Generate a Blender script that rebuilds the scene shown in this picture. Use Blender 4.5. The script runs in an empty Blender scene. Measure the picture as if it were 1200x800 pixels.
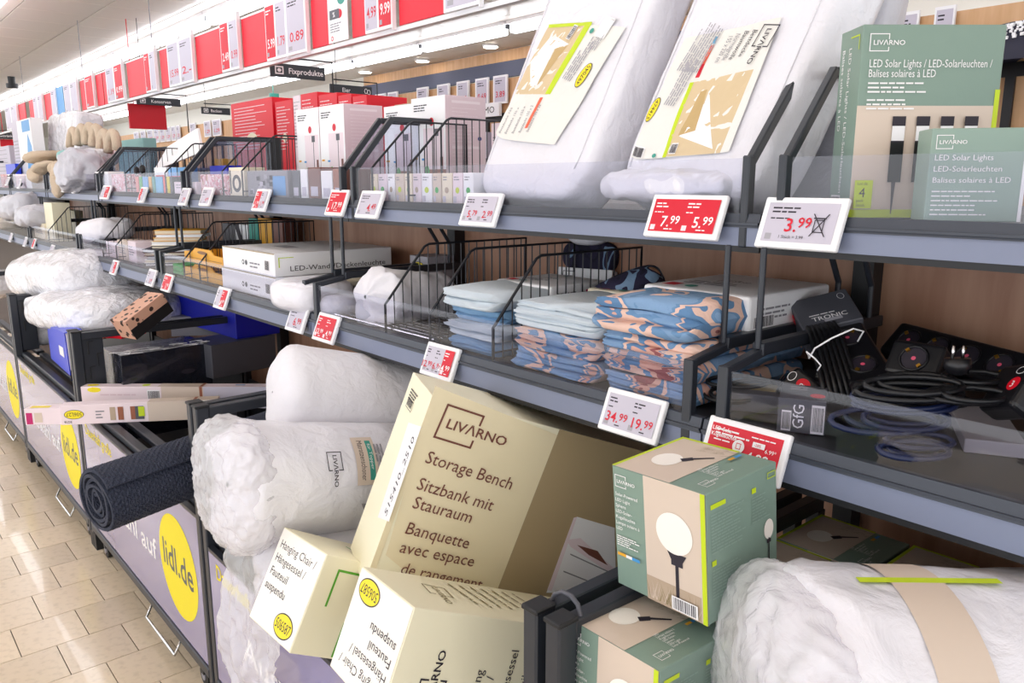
import bpy, math, random
from mathutils import Vector as V, Matrix, noise
R=math.radians
# ------------------------------------------------------------------ camera, light, exposure
SC=bpy.context.scene; COL=SC.collection
F=926.0; PITCH=math.atan2(188,F); YAW=math.atan2(812,945); H=1.46
cam=bpy.data.objects.new('camera',bpy.data.cameras.new('camera')); COL.objects.link(cam)
cam.location=(0,0,H); cam.rotation_euler=(math.pi/2-PITCH,0,-YAW)
cam.data.sensor_width=36; cam.data.lens=F/1200*36; cam.data.clip_start=.02
SC.camera=cam
w=bpy.data.worlds.new('world'); SC.world=w; w.use_nodes=True
w.node_tree.nodes['Background'].inputs[0].default_value=(.95,.965,1.0,1)
w.node_tree.nodes['Background'].inputs[1].default_value=1.62
vs=SC.view_settings; vs.view_transform='Standard'; vs.look='None'; vs.gamma=1; vs.use_curve_mapping=False
vs.exposure=0.33
LIGHT_E=5.6      # luminous strips
# pixel + depth -> point in the place (1200x800 frame)
fw=V((math.sin(YAW)*math.cos(PITCH),math.cos(YAW)*math.cos(PITCH),-math.sin(PITCH)))
rt=V((math.cos(YAW),-math.sin(YAW),0)); up=rt.cross(fw); CAM=V((0,0,H))
def at(px,py,X=None,Y=None,Z=None,D=None):
    d=fw*F+rt*(px-600)+up*(400-py)
    if X is not None: k=X/d.x
    elif Y is not None: k=Y/d.y
    elif Z is not None: k=(Z-H)/d.z
    else: k=D/F
    return CAM+d*k
# ------------------------------------------------------------------ materials
def lin(h):
    if isinstance(h,str):
        c=[int(h[i:i+2],16)/255 for i in (0,2,4)]; return [(x/12.92 if x<.04045 else ((x+.055)/1.055)**2.4) for x in c]
    return list(h)
MT={}
def mat(name,col,rough=.5,metal=0,bump=0,bscale=60,coat=0,var=0,emit=0,detail=3,spec=.5,stretch=None,col2=None,vscale=20,sss=0,bdist=.01):
    if name in MT: return MT[name]
    m=bpy.data.materials.new(name); m.use_nodes=True; MT[name]=m
    n=m.node_tree.nodes; l=m.node_tree.links; b=n['Principled BSDF']
    c=lin(col); b.inputs['Base Color'].default_value=(*c,1)
    b.inputs['Roughness'].default_value=rough; b.inputs['Metallic'].default_value=metal
    b.inputs['Coat Weight'].default_value=coat; b.inputs['Specular IOR Level'].default_value=spec
    tc=n.new('ShaderNodeTexCoord'); src=tc.outputs['Object']
    if stretch:
        mp=n.new('ShaderNodeMapping'); mp.inputs['Scale'].default_value=stretch; l.new(src,mp.inputs[0]); src=mp.outputs[0]
    if col2:
        no=n.new('ShaderNodeTexNoise'); no.inputs['Scale'].default_value=vscale; no.inputs['Detail'].default_value=4; l.new(src,no.inputs['Vector'])
        r=n.new('ShaderNodeValToRGB'); r.color_ramp.elements[0].position=.35; r.color_ramp.elements[1].position=.65
        r.color_ramp.elements[0].color=(*c,1); r.color_ramp.elements[1].color=(*lin(col2),1)
        l.new(no.outputs[0],r.inputs[0]); l.new(r.outputs[0],b.inputs['Base Color'])
    if bump:
        no=n.new('ShaderNodeTexNoise'); no.inputs['Scale'].default_value=bscale; no.inputs['Detail'].default_value=detail; no.inputs['Distortion'].default_value=.5
        l.new(src,no.inputs['Vector']); bp=n.new('ShaderNodeBump'); bp.inputs['Strength'].default_value=bump; bp.inputs['Distance'].default_value=bdist
        l.new(no.outputs[0],bp.inputs['Height']); l.new(bp.outputs[0],b.inputs['Normal'])
    if emit:
        b.inputs['Emission Color'].default_value=(*c,1); b.inputs['Emission Strength'].default_value=emit
    return m
def acrylic(name,tint,fac=.12,rough=.03,op=0.0,opc='FFFFFF'):
    m=bpy.data.materials.new(name); m.use_nodes=True; MT[name]=m; n=m.node_tree.nodes; l=m.node_tree.links
    n.remove(n['Principled BSDF']); o=n['Material Output']
    t=n.new('ShaderNodeBsdfTransparent'); t.inputs[0].default_value=(*lin(tint),1)
    g=n.new('ShaderNodeBsdfGlossy'); g.inputs['Roughness'].default_value=rough; g.inputs[0].default_value=(1,1,1,1)
    lw=n.new('ShaderNodeLayerWeight'); lw.inputs[0].default_value=.5; pw=n.new('ShaderNodeMath'); pw.operation='POWER'; pw.inputs[1].default_value=4.5; l.new(lw.outputs['Facing'],pw.inputs[0]); fr=n.new('ShaderNodeMath'); fr.operation='MULTIPLY_ADD'; fr.inputs[1].default_value=.24; fr.inputs[2].default_value=.035; l.new(pw.outputs[0],fr.inputs[0])
    mx=n.new('ShaderNodeMixShader'); l.new(fr.outputs[0],mx.inputs[0]); l.new(t.outputs[0],mx.inputs[1]); l.new(g.outputs[0],mx.inputs[2])
    s=mx.outputs[0]
    if op:
        d=n.new('ShaderNodeBsdfPrincipled'); d.inputs['Base Color'].default_value=(*lin(opc),1); d.inputs['Roughness'].default_value=.25
        no=n.new('ShaderNodeTexNoise'); no.inputs['Scale'].default_value=14; no.inputs['Detail'].default_value=5; no.inputs['Distortion'].default_value=1.2
        tc=n.new('ShaderNodeTexCoord'); l.new(tc.outputs['Object'],no.inputs['Vector'])
        bp=n.new('ShaderNodeBump'); bp.inputs['Strength'].default_value=.7; bp.inputs['Distance'].default_value=.02; l.new(no.outputs[0],bp.inputs['Height']); l.new(bp.outputs[0],d.inputs['Normal']); l.new(bp.outputs[0],g.inputs['Normal'])
        m2=n.new('ShaderNodeMixShader'); m2.inputs[0].default_value=op; l.new(s,m2.inputs[1]); l.new(d.outputs[0],m2.inputs[2]); s=m2.outputs[0]
    l.new(s,o.inputs[0]); return m
mat('dark','2C3038',.38); mat('darker','17181C',.5); mat('railgrey','8088A0',.42,0,.03); mat('raildark','3A3F4A',.4)
mat('wire','26282E',.35,.3); mat('rubber','111214',.6); mat('chrome','D8D8DA',.2,1)
mat('tagwhite','F6F6F8',.35); mat('screen','C9C4D2',.5); mat('scrred','D9102E',.5); mat('ink','2A2430',.6); mat('pred','D5102F',.5); mat('white','F5F3F4',.5)
mat('grey','8C8A92',.5); mat('midgrey','A9A6AE',.5)
mat('yellow','F4E11A',.5); mat('lime','C6DC1E',.5); mat('limegreen','5FAE33',.5)
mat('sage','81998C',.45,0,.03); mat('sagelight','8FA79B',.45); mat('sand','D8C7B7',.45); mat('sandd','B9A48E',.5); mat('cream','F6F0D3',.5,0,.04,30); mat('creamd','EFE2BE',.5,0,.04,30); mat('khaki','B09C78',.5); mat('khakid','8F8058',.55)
mat('kraft','C79A6E',.6); mat('pinkbox','E2CBD3',.5); mat('pinkl','F0E0E6',.5); mat('ivory','FBF6EE',.4); mat('brownish','9A5A40',.5)
mat('bagwhite','ECEBF2',.28,0,.6,15,.4,detail=6,bdist=.02); mat('filmwhite','EEEEF4',.18,0,.8,24,.5,detail=8,bdist=.03); mat('cloth','E9E7EC',.75,0,.35,30,bdist=.015); mat('greybag','C9C9D2',.4,0,.5,20,.2,detail=6,bdist=.02)
mat('paper','ECEAE4',.45,0,.12,12,bdist=.01); mat('beige','D9C29B',.5,0,.15,14); mat('beiged','C6A873',.5); mat('teal','3E9C8C',.5); mat('orange','EF6A4A',.5); mat('sky','5BB4DC',.5)
mat('blue','1238D8',.35); mat('deepblue','0A18A8',.4); mat('red','E00A26',.45); mat('posterred','E8112F',.45); mat('lilac','8C88B4',.1,0,.02,8,.6,spec=.7)
mat('adblue','4C4C88',.2)
mat('wood','B98D72',.45,0,.05,30,0,stretch=(6,6,.7),col2='A3745A',vscale=4); mat('woodlight','DDB286',.5,0,.03,30,0,stretch=(5,5,.7),col2='CFA070',vscale=4)
mat('wallpaint','EDEBE2',.7); mat('walldark','4A4F66',.6); mat('ceil','F2E9DF',.45,0,.02,6,.15); mat('ceilseam','5C4F48',.6)
mat('grout','6B625C',.8); mat('matgrey','2E3446',.75,0,.9,220,detail=1,bdist=.006); mat('blackplastic','17171B',.35); mat('cablek','15161A',.4); mat('cableb','131F44',.4)
mat('gold','D9A440',.3,.9); mat('pinkdot','F06080',.5); mat('cardgrey','53545C',.45); mat('signdark','34383F',.5); mat('darkfilm','1E212C',.15,0,.5,18,.6,detail=6,bdist=.015)
mat('bedblue','6A92B6',.8,0,.3,60,col2='7FA2C2',vscale=8); mat('bedgrey','C6D0D8',.8,0,.2,60); mat('bedgreyd','A5B6C2',.8,0,.2,60); mat('peach','E6B7A0',.8,0,.2,60,col2='D98F7C',vscale=9)
mat('yel2','E8A92C',.5); mat('towel','D2BFA8',.95,0,.6,90,bdist=.01); mat('green','2FAE4E',.5); mat('navy','1C1D33',.6); mat('blueprint','4A9AD8',.4)
mat('lamp','F6F8FF',.5,emit=LIGHT_E); mat('lampspot','FFF2E0',.5,emit=14); mat('bookcream','EFE4CC',.6); mat('choc','7A4A3E',.5); mat('coral','E88078',.5); mat('aqua','8FC6C4',.5); mat('magenta','C2186A',.5); mat('brown','8A6444',.6)
acrylic('glass','F4F4F8'); acrylic('glassdark','E6E8F0'); acrylic('film','FAF8FC',op=.42,rough=.1,opc='FFFFFF'); acrylic('filmthin','F8F8FA',op=.06,rough=.08)
def ptile():
    m=mat('tile','E4D6C2',.22,0,.02,12,.25); n=m.node_tree.nodes; l=m.node_tree.links; b=n['Principled BSDF']
    oi=n.new('ShaderNodeObjectInfo'); no=n.new('ShaderNodeTexNoise'); no.inputs['Scale'].default_value=45; no.inputs['Detail'].default_value=5
    r=n.new('ShaderNodeValToRGB'); e=r.color_ramp.elements; e[0].position=.3; e[0].color=(*lin('DDCBB0'),1); e[1].position=.5; e[1].color=(*lin('E9D7BC'),1)
    hv=n.new('ShaderNodeHueSaturation'); mr=n.new('ShaderNodeMapRange'); mr.inputs[3].default_value=.9; mr.inputs[4].default_value=1.06
    tc=n.new('ShaderNodeTexCoord'); l.new(tc.outputs['Object'],no.inputs['Vector']); l.new(no.outputs[0],r.inputs[0]); l.new(oi.outputs['Random'],mr.inputs[0]); l.new(mr.outputs[0],hv.inputs['Value']); l.new(r.outputs[0],hv.inputs['Color']); l.new(hv.outputs[0],b.inputs['Base Color'])
ptile()
def pspeck(name,base,spot,scale=38):
    m=mat(name,base,.5); n=m.node_tree.nodes; l=m.node_tree.links; b=n['Principled BSDF']
    vo=n.new('ShaderNodeTexVoronoi'); vo.inputs['Scale'].default_value=scale; r=n.new('ShaderNodeValToRGB'); e=r.color_ramp.elements; r.color_ramp.interpolation='CONSTANT'
    e[0].color=(*lin(spot),1); e[1].position=.33; e[1].color=(*lin(base),1); tc=n.new('ShaderNodeTexCoord')
    l.new(tc.outputs['Object'],vo.inputs['Vector']); l.new(vo.outputs['Distance'],r.inputs[0]); l.new(r.outputs[0],b.inputs['Base Color']); return m
pspeck('terrazzo','F08A80','4A2A2A'); pspeck('terrazzo2','D8A890','3A2A26'); pspeck('blackdots','26262C','E8E8F0',70)
def pfloral(name,cols,scale):
    m=mat(name,cols[0],.85,0,.3,70); n=m.node_tree.nodes; l=m.node_tree.links; b=n['Principled BSDF']
    no=n.new('ShaderNodeTexNoise'); no.inputs['Scale'].default_value=scale; no.inputs['Detail'].default_value=1.0; no.inputs['Distortion'].default_value=.9
    r=n.new('ShaderNodeValToRGB'); r.color_ramp.interpolation='CONSTANT'; e=r.color_ramp.elements
    ps=[0,.44,.5,.57,.63,.7]
    e[0].color=(*lin(cols[0]),1); e[0].position=0; e[1].position=ps[1]; e[1].color=(*lin(cols[1]),1)
    for i in range(2,len(cols)):
        x=e.new(ps[i]); x.color=(*lin(cols[i]),1)
    tc=n.new('ShaderNodeTexCoord'); oi=n.new('ShaderNodeObjectInfo'); vm=n.new('ShaderNodeVectorMath'); vm.operation='ADD'; sc_=n.new('ShaderNodeMath'); sc_.operation='MULTIPLY'; sc_.inputs[1].default_value=37.; l.new(oi.outputs['Random'],sc_.inputs[0]); l.new(tc.outputs['Object'],vm.inputs[0]); l.new(sc_.outputs[0],vm.inputs[1]); l.new(vm.outputs[0],no.inputs['Vector']); l.new(no.outputs[0],r.inputs[0]); l.new(r.outputs[0],b.inputs['Base Color']); return m
pfloral('floral',['7FA0C4','6C92B8','E6C2B2','5F86AE','D9A898','9A5A5C'],11)
pfloral('darkfloral',['22203A','1B1A30','27233F','7E9AB8','2A2440','C99A7A'],14)
pfloral('pinkprint',['F2D8DC','E6B8C0','D8909C','F4ECEC','B0606C','E8C8A0'],30)
M=lambda k:MT[k]
# ------------------------------------------------------------------ mesh helpers
def woff(o):
    t=V((0,0,0))
    while o: t+=o.location; o=o.parent
    return t
class G:
    def __init__(s): s.v=[]; s.f=[]; s.mi=[]; s.cur=0; s.ms=[]
    def use(s,k):
        if k not in s.ms: s.ms.append(k)
        s.cur=s.ms.index(k); return s
    def add(s,vs,fs):
        b=len(s.v); s.v+= [V(x) for x in vs]
        for f in fs: s.f.append([i+b for i in f]); s.mi.append(s.cur)
        return s
    def fr(s,O,a,b,c):   # parallelepiped from a corner
        O,a,b,c=map(V,(O,a,b,c)); p=[O,O+a,O+a+b,O+b,O+c,O+a+c,O+a+b+c,O+b+c]
        fs=[(0,3,2,1),(4,5,6,7),(0,1,5,4),(1,2,6,5),(2,3,7,6),(3,0,4,7)]
        if a.cross(b).dot(c)<0: fs=[f[::-1] for f in fs]
        return s.add(p,fs)
    def box(s,lo,hi):
        lo=V(lo);hi=V(hi);d=hi-lo; return s.fr(lo,(d.x,0,0),(0,d.y,0),(0,0,d.z))
    def bar(s,p,q,w,h=None,upv=(0,0,1)):
        p=V(p);q=V(q);h=h or w; d=(q-p); u=d.normalized(); sd=u.cross(V(upv))
        if sd.length<1e-4: sd=u.cross(V((1,0,0)))
        sd.normalize(); n=sd.cross(u); return s.fr(p-sd*w/2-n*h/2,d,sd*w,n*h)
    def tube(s,pts,r,n=8,closed=False,cap=True):
        pts=[V(p) for p in pts]; N=len(pts); vs=[]; nrm=None
        for i,p in enumerate(pts):
            a=pts[(i-1)%N] if (i>0 or closed) else p; b=pts[(i+1)%N] if (i<N-1 or closed) else p
            t=(b-a).normalized()
            if nrm is None: nrm=t.orthogonal().normalized()
            else:
                nrm=(nrm-t*nrm.dot(t)); nrm=nrm.normalized() if nrm.length>1e-6 else t.orthogonal().normalized()
            bn=t.cross(nrm); rr=r[i] if isinstance(r,(list,tuple)) else r
            vs+=[p+(nrm*math.cos(6.28318*k/n)+bn*math.sin(6.28318*k/n))*rr for k in range(n)]
        fs=[]
        for i in range(N if closed else N-1):
            j=(i+1)%N
            for k in range(n): fs.append((i*n+k,i*n+(k+1)%n,j*n+(k+1)%n,j*n+k))
        if cap and not closed: fs+= [tuple(range(n))[::-1],tuple((N-1)*n+k for k in range(n))]
        return s.add(vs,fs)
    def prism(s,poly,vec):
        vec=V(vec); n=len(poly); p=[V(x) for x in poly]; p+= [x+vec for x in p]
        fs=[tuple(range(n))[::-1],tuple(range(n,2*n))]+[(i,(i+1)%n,n+(i+1)%n,n+i) for i in range(n)]
        return s.add(p,fs)
    def grid(s,fn,nu,nv,wrapu=False):
        vs=[fn(i/nu if not wrapu else i/nu,j/nv) for j in range(nv+1) for i in range(nu if wrapu else nu+1)]
        W=nu if wrapu else nu+1; fs=[]
        for j in range(nv):
            for i in range(nu):
                i2=(i+1)%W if wrapu else i+1; fs.append((j*W+i,j*W+i2,(j+1)*W+i2,(j+1)*W+i))
        return s.add(vs,fs)
    def disc(s,c,u,v,r,n=24,r2=None,th=0):
        c=V(c);u=V(u);v=V(v); r2=r2 or r
        return s.add([c+u*r*math.cos(6.28318*k/n)+v*r2*math.sin(6.28318*k/n) for k in range(n)],[tuple(range(n))])
    def cyl(s,p,q,r,n=20): return s.tube([p,q],r,n)
    def build(s,name,m=None,parent=None,smooth=False,bevel=0,origin=None,ang=None,seg=1):
        me=bpy.data.meshes.new(name); off=woff(parent) if parent else V((0,0,0)); o=bpy.data.objects.new(name,me)
        if not parent:
            if origin is None:
                xs=[v.x for v in s.v];ys=[v.y for v in s.v];zs=[v.z for v in s.v]; origin=V(((min(xs)+max(xs))/2,(min(ys)+max(ys))/2,min(zs)))
            off=V(origin); o.location=off
        me.from_pydata([v-off for v in s.v],[],s.f)
        if s.ms:
            for k in s.ms: me.materials.append(M(k))
            me.polygons.foreach_set('material_index',s.mi)
        if m: me.materials.clear(); me.materials.append(M(m))
        if smooth:
            me.polygons.foreach_set('use_smooth',[True]*len(me.polygons))
            if ang: me.set_sharp_from_angle(angle=R(ang))
        me.update(); COL.objects.link(o); o.parent=parent
        if bevel:
            b=o.modifiers.new('bevel','BEVEL'); b.width=bevel; b.segments=seg; b.limit_method='ANGLE'
        return o
def tag(o,label,cat=None,group=None,kind=None):
    if label: o['label']=label
    if cat: o['category']=cat
    if group: o['group']=group
    if kind: o['kind']=kind
    return o
def thing(name,label,cat,loc,group=None,kind=None):
    o=bpy.data.objects.new(name,None); COL.objects.link(o); o.location=V(loc); o.empty_display_size=.05
    return tag(o,label,cat,group,kind)
def dup(root,loc,label=None,group=None):
    r=root.copy(); COL.objects.link(r); r.location=V(loc)
    if label: r['label']=label
    if group: r['group']=group
    for ch in list(root.children):
        c=ch.copy(); COL.objects.link(c); c.parent=r
        for g in ch.children:
            d=g.copy(); COL.objects.link(d); d.parent=c
    return r
TXC={}
def textmesh(st,bold):
    k=(st,bold)
    if k not in TXC:
        cu=bpy.data.curves.new('t','FONT'); cu.body=st; cu.size=1; cu.resolution_u=2; cu.offset=.012 if bold else 0
        o=bpy.data.objects.new('t',cu); me=bpy.data.meshes.new_from_object(o)
        vs=[V(v.co) for v in me.vertices]; fs=[tuple(p.vertices) for p in me.polygons]
        xs=[v.x for v in vs] or [0,1]; TXC[k]=(vs,fs,min(xs),max(xs)); bpy.data.objects.remove(o); bpy.data.curves.remove(cu); bpy.data.meshes.remove(me)
    return TXC[k]
def plane(O,u,v,n=None):
    O=V(O);u=V(u).normalized();v=V(v).normalized(); n=V(n) if n else u.cross(v)
    return lambda x,y,o=0: O+u*x+v*y+n*o
class PR:    # flat print on a surface given by a frame function f(x,y,offset)
    def __init__(s,f,parent,name='printed_artwork',off=.0005): s.f=f; s.g=G(); s.p=parent; s.k=off; s.name=name
    def _o(s): s.k+=.00012; return s.k
    def rect(s,x,y,w,h,m,n=1,slant=0):
        s.g.use(m); o=s._o(); n2=max(1,int(n*h/max(w,1e-6))) if n>1 else 1
        s.g.grid(lambda u,v:s.f(x+w*u+slant*v,y+h*v,o),n,n2 if n>1 else 1); return s
    def poly(s,pts,m): s.g.use(m); o=s._o(); s.g.add([s.f(x,y,o) for x,y in pts],[tuple(range(len(pts)))]); return s
    def ell(s,x,y,rx,ry,m,n=26,rot=0):
        c,q=math.cos(rot),math.sin(rot); return s.poly([(x+rx*math.cos(6.28318*k/n)*c-ry*math.sin(6.28318*k/n)*q,y+rx*math.cos(6.28318*k/n)*q+ry*math.sin(6.28318*k/n)*c) for k in range(n)],m)
    def frame(s,x,y,w,h,t,m,gap=None):
        s.rect(x,y,w,t,m);s.rect(x,y+h-t,w,t,m);s.rect(x,y,t,h,m);s.rect(x+w-t,y,t,h,m); return s
    def logo(s,x,y,h,m,bg=None,rot=0,w=None):   # bracket frame with the brand word breaking out of it
        t=h*.055; c,q=math.cos(rot),math.sin(rot); W=h*1.15
        def P(a,b): return (x+a*c-b*q,y+a*q+b*c)
        for a,b,ww,hh in ((0,0,W*.98,t),(0,h-t,W,t),(0,0,t,h),(W-t,h*.68,t,h*.32),(W-t,0,t,h*.25)):
            s.poly([P(a,b),P(a+ww,b),P(a+ww,b+hh),P(a,b+hh)],m)
        s.text('LIV\u039bRNO',x+(h*.22)*c-(h*.36)*q,y+(h*.22)*q+(h*.36)*c,h*.27,m,bold=True,rot=rot,w=h*1.85); return s
    def text(s,st,x,y,h,m,w=None,rot=0,align='L',bold=False,mir=False):
        vs,fs,x0,x1=textmesh(st,bold); k=h/.7; sx=k if w is None else w/max(x1-x0,1e-4); o=s._o()
        ww=(x1-x0)*sx; dx={'L':0,'C':-ww/2,'R':-ww}[align]; c,q=math.cos(rot),math.sin(rot)
        s.g.use(m); s.g.add([s.f(x+(dx+(p.x-x0)*sx)*c-p.y*k*q, y+(dx+(p.x-x0)*sx)*q+p.y*k*c, o) for p in vs],fs); return s
    def lines(s,x,y,w,n,lh,m,th=None,seed=0,rot=0):
        rd=random.Random(seed); th=th or lh*.42; c,q=math.cos(rot),math.sin(rot)
        for i in range(n):
            yy=-i*lh; a=0; W=w*(.55+.45*rd.random())
            while a<W-lh*.6:
                b=min(W,a+lh*(1.0+2.4*rd.random()))
                s.poly([(x+A*c-B*q,y+A*q+B*c) for A,B in ((a,yy),(b,yy),(b,yy+th),(a,yy+th))],m); s.k-=.00012; a=b+lh*.35
        s.k+=.00012; return s
    def barcode(s,x,y,w,h,m='ink',bg='white',rot=0,seed=1):
        rd=random.Random(seed); c,q=math.cos(rot),math.sin(rot)
        P=lambda A,B:(x+A*c-B*q,y+A*q+B*c)
        if bg: s.poly([P(-.06*w,-.1*h),P(1.06*w,-.1*h),P(1.06*w,1.1*h),P(-.06*w,1.1*h)],bg)
        a=0
        while a<w:
            b=a+w*rd.choice((.015,.03,.045)); b=min(b,w); s.poly([P(a,0),P(b,0),P(b,h),P(a,h)],m); s.k-=.00012; a=b+w*rd.choice((.015,.03))
        s.k+=.00012; return s
    def build(s): return s.g.build(s.name,None,s.p)
class Box:    # carton from corner, rows of axes a (right), b (inward), c (up)
    def __init__(s,name,label,cat,O,ax,d,m,group=None,bevel=.0012,body='carton_body',top=None):
        s.O=V(O); s.a,s.b,s.c=[V(x).normalized() for x in ax]; s.d=d
        base=s.O+s.a*d[0]/2+s.b*d[1]/2
        s.r=thing(name,label,cat,base,group)
        s.body=G().fr(s.O,s.a*d[0],s.b*d[1],s.c*d[2]).build(body,m,s.r,bevel=bevel)
    def face(s,k):
        a,b,c,O,d=s.a,s.b,s.c,s.O,s.d
        return {'front':plane(O,a,c,-b),'right':plane(O+a*d[0],b,c,a),'left':plane(O+b*d[1],-b,c,-a),'top':plane(O+c*d[2],a,b,c),'back':plane(O+a*d[0]+b*d[1],-a,c,b)}[k]
    def pr(s,k,name='printed_artwork'): return PR(s.face(k),s.r,name)
def yax(a,t=0,roll=0):      # axes: a points along yaw angle a (from +X), optional lean t of the up axis backwards
    A=V((math.cos(a),math.sin(a),0)); B=V((-math.sin(a),math.cos(a),0)); C=V((0,0,1))
    C2=C*math.cos(t)+B*math.sin(t); B2=B*math.cos(t)-C*math.sin(t)
    A2=A*math.cos(roll)+C2*math.sin(roll); C3=C2*math.cos(roll)-A*math.sin(roll); return (A2,B2,C3)
def fbm(p,o=3):
    t=0;a=1
    for i in range(o): t+=a*noise.noise(p); p=p*2.1+V((3.1,1.7,2.3)); a*=.5
    return t
def ridge(p,o=3):
    t=0;a=1
    for i in range(o): t+=a*(1-2*abs(noise.noise(p))); p=p*2.0+V((5.1,2.7,1.3)); a*=.5
    return t
class Soft:   # pillowy / bag-like closed body
    def __init__(s,c,ax,half,e=4,amp=.006,freq=9,seed=0,warp=None,rid=.5,pil=0):
        s.c=V(c); s.ax=[V(x).normalized() for x in ax]; s.h=half; s.e=e; s.amp=amp; s.fq=freq; s.sd=V((seed*7.3,seed*3.1,seed*1.9)); s.warp=warp; s.rid=rid; s.pil=pil
    def P(s,p,off=0):
        x,y,z=p; L=(abs(x)**s.e+abs(y)**s.e+abs(z)**s.e)**(1/s.e); q=V((x/L,y/L,z/L))
        if s.pil: q.z*= (1-s.pil*max(abs(q.x),abs(q.y))**3)
        w=V((q.x*s.h[0],q.y*s.h[1],q.z*s.h[2]))
        nn=V((q.x/s.h[0],q.y/s.h[1],q.z/s.h[2])).normalized()
        t=w*s.fq+s.sd; dd=s.amp*((1-s.rid)*fbm(t)+s.rid*(ridge(t)*.6)); w=w+nn*(dd+off)
        if s.warp: w=s.warp(w)
        return s.c+s.ax[0]*w.x+s.ax[1]*w.y+s.ax[2]*w.z
    def mesh(s,g,n=18):
        for k in range(3):
            for sg in (-1,1):
                def fn(u,v):
                    a=2*u-1;b=2*v-1; p=[0,0,0]; p[k]=sg; p[(k+1)%3]=a*sg; p[(k+2)%3]=b; return s.P(p)
                g.grid(fn,n,n)
        return g
    def frame(s,kx=1,ky=1):   # frame on the +z face, metres from its centre
        return lambda x,y,o=0: s.P((x/s.h[0],y/s.h[1],1.0),o)
def weld(o):
    m=o.modifiers.new('weld','WELD'); m.merge_threshold=.0004; return o
def soft(name,label,cat,m,c,ax,half,group=None,n=16,parent=None,**k):
    S=Soft(c,ax,half,**k)
    if parent is None and label:
        r=thing(name,label,cat,S.c-V((0,0,min(half))),group); o=S.mesh(G(),n).build('bag_body' if 'bag' in name else 'body',m,r,True); weld(o); return r,S
    o=S.mesh(G(),n).build(name,m,parent,True); weld(o); return o,S
def roll(name,label,cat,m,p0,p1,r0,r1,seed=0,capdepth=.03,amp=.004,fq=10,capamp=.01,group=None,ns=26,nt=56,parent=None,oval=1.0,endround=.25):
    p0=V(p0);p1=V(p1);ax=(p1-p0);L=ax.length;ax.normalize(); s=ax.cross(V((0,0,1))).normalized(); u=s.cross(ax)
    sd=V((seed*5.1,seed*2.3,seed*8.7))
    def fn(th,q,off=0):
        # q: 0..0.18 front cap, 0.18..0.85 barrel, rest back cap
        if q<.2: t=q/.2; rr=math.sin(t*math.pi/2)**.6; al=-capdepth*(1-t)**1.0*0+endround*r0*(1-math.sqrt(max(0,1-rr**4))); ca=1-t*.6
        elif q>.92: t=(1-q)/.08; rr=math.sin(t*math.pi/2)**.6; al=L-endround*r1*(1-math.sqrt(max(0,1-rr**4))); ca=.3
        else: t=(q-.2)/.72; rr=1; al=endround*r0+(L-endround*(r0+r1))*t; ca=max(0,.4-t*2)
        R0=(r0+(r1-r0)*al/L)*rr
        A=th*6.28318; w=V((math.cos(A)*R0,math.sin(A)*R0*oval,al))
        n1=fbm(w*fq+sd); n2=ridge(w*fq*1.3+sd)
        d=amp*n1+ (amp+capamp*ca)*.5*n2
        w2=w+V((math.cos(A),math.sin(A),0))*(d+off)*(.3+.7*rr); w2.z+= capamp*ca*1.5*fbm(w*fq*1.2-sd)*(1 if q<.2 else .2)
        return p0+s*w2.x+u*w2.y+ax*w2.z
    g=G(); g.grid(lambda a,b:fn(a,b),nt,ns,True)
    if parent is None:
        r=thing(name,label,cat,(p0+p1)/2-V((0,0,min(r0,r1))),group); o=g.build('roll_body',m,r,True); return r,fn,(p0,p1,L,s,u,ax)
    return g.build(name,m,parent,True),fn,(p0,p1,L,s,u,ax)
def cylframe(p0,ax,s,u,r,a0,dirn=1,amp=0):   # x along axis from front, y metres round the barrel from angle a0
    return lambda x,y,o=0:(lambda A:p0+ax*x+(s*math.cos(A)+u*math.sin(A))*(r+o))(a0+dirn*y/r)
AIS=yax(-math.pi/2)
def XF(X,Y,Z): return plane((X,Y,Z),(0,-1,0),(0,0,1))      # upright surface facing the aisle
def YF(X,Y,Z): return plane((X,Y,Z),(1,0,0),(0,0,1))       # upright surface facing along the aisle
# ------------------------------------------------------------------ the setting
fl=G().box((-3,-3,-.06),(9,40,-.008)).build('floor','grout'); tag(fl,'pale beige stone tiled shop floor',kind='structure')
tm=None; TX,TY=.1922,.2026
g=G(); t0=G().box((.0015,.0015,-.0075),(TX-.0015,TY-.0015,0))
me=bpy.data.meshes.new('tile'); me.from_pydata([tuple(v) for v in t0.v],[],t0.f); me.materials.append(M('tile'))
for r in range(52):
    y=2.691+(r-4)*TY
    for k in range(-3,3):
        if r>24 and k<-1: continue
        if r>34 and k<0: continue
        x=.48+(.0 if (r-4)%2==0 else -.0955)+k*TX
        o=bpy.data.objects.new('floor_tile',me); COL.objects.link(o); o.location=V((x,y,0))-fl.location; o.parent=fl
rest=G()
for r in range(-20,150):
    y=2.691+(r-4)*TY
    for k in range(-16,40):
        if 0<=r<52 and -3<=k<3 and not ((r>24 and k<-1) or (r>34 and k<0)): continue
        if k>3 and r>4: continue
        x=.48+(.0 if (r-4)%2==0 else -.0955)+k*TX; rest.add([(x+.0015,y+.0015,0),(x+TX-.0015,y+.0015,0),(x+TX-.0015,y+TY-.0015,0),(x+.0015,y+TY-.0015,0)],[(0,1,2,3)])
o=rest.build('floor_tiles','tile',fl); o['kind']='stuff'
ce=tag(G().box((-4,-3,3.012),(9,40,3.06)).build('ceiling','ceilseam'),'beige panelled shop ceiling',kind='structure')
t0=G().box((.006,.006,0),(.594,.594,.01)); me=bpy.data.meshes.new('panel'); me.from_pydata([tuple(v) for v in t0.v],[],t0.f); me.materials.append(M('ceil'))
rp=G()
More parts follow.
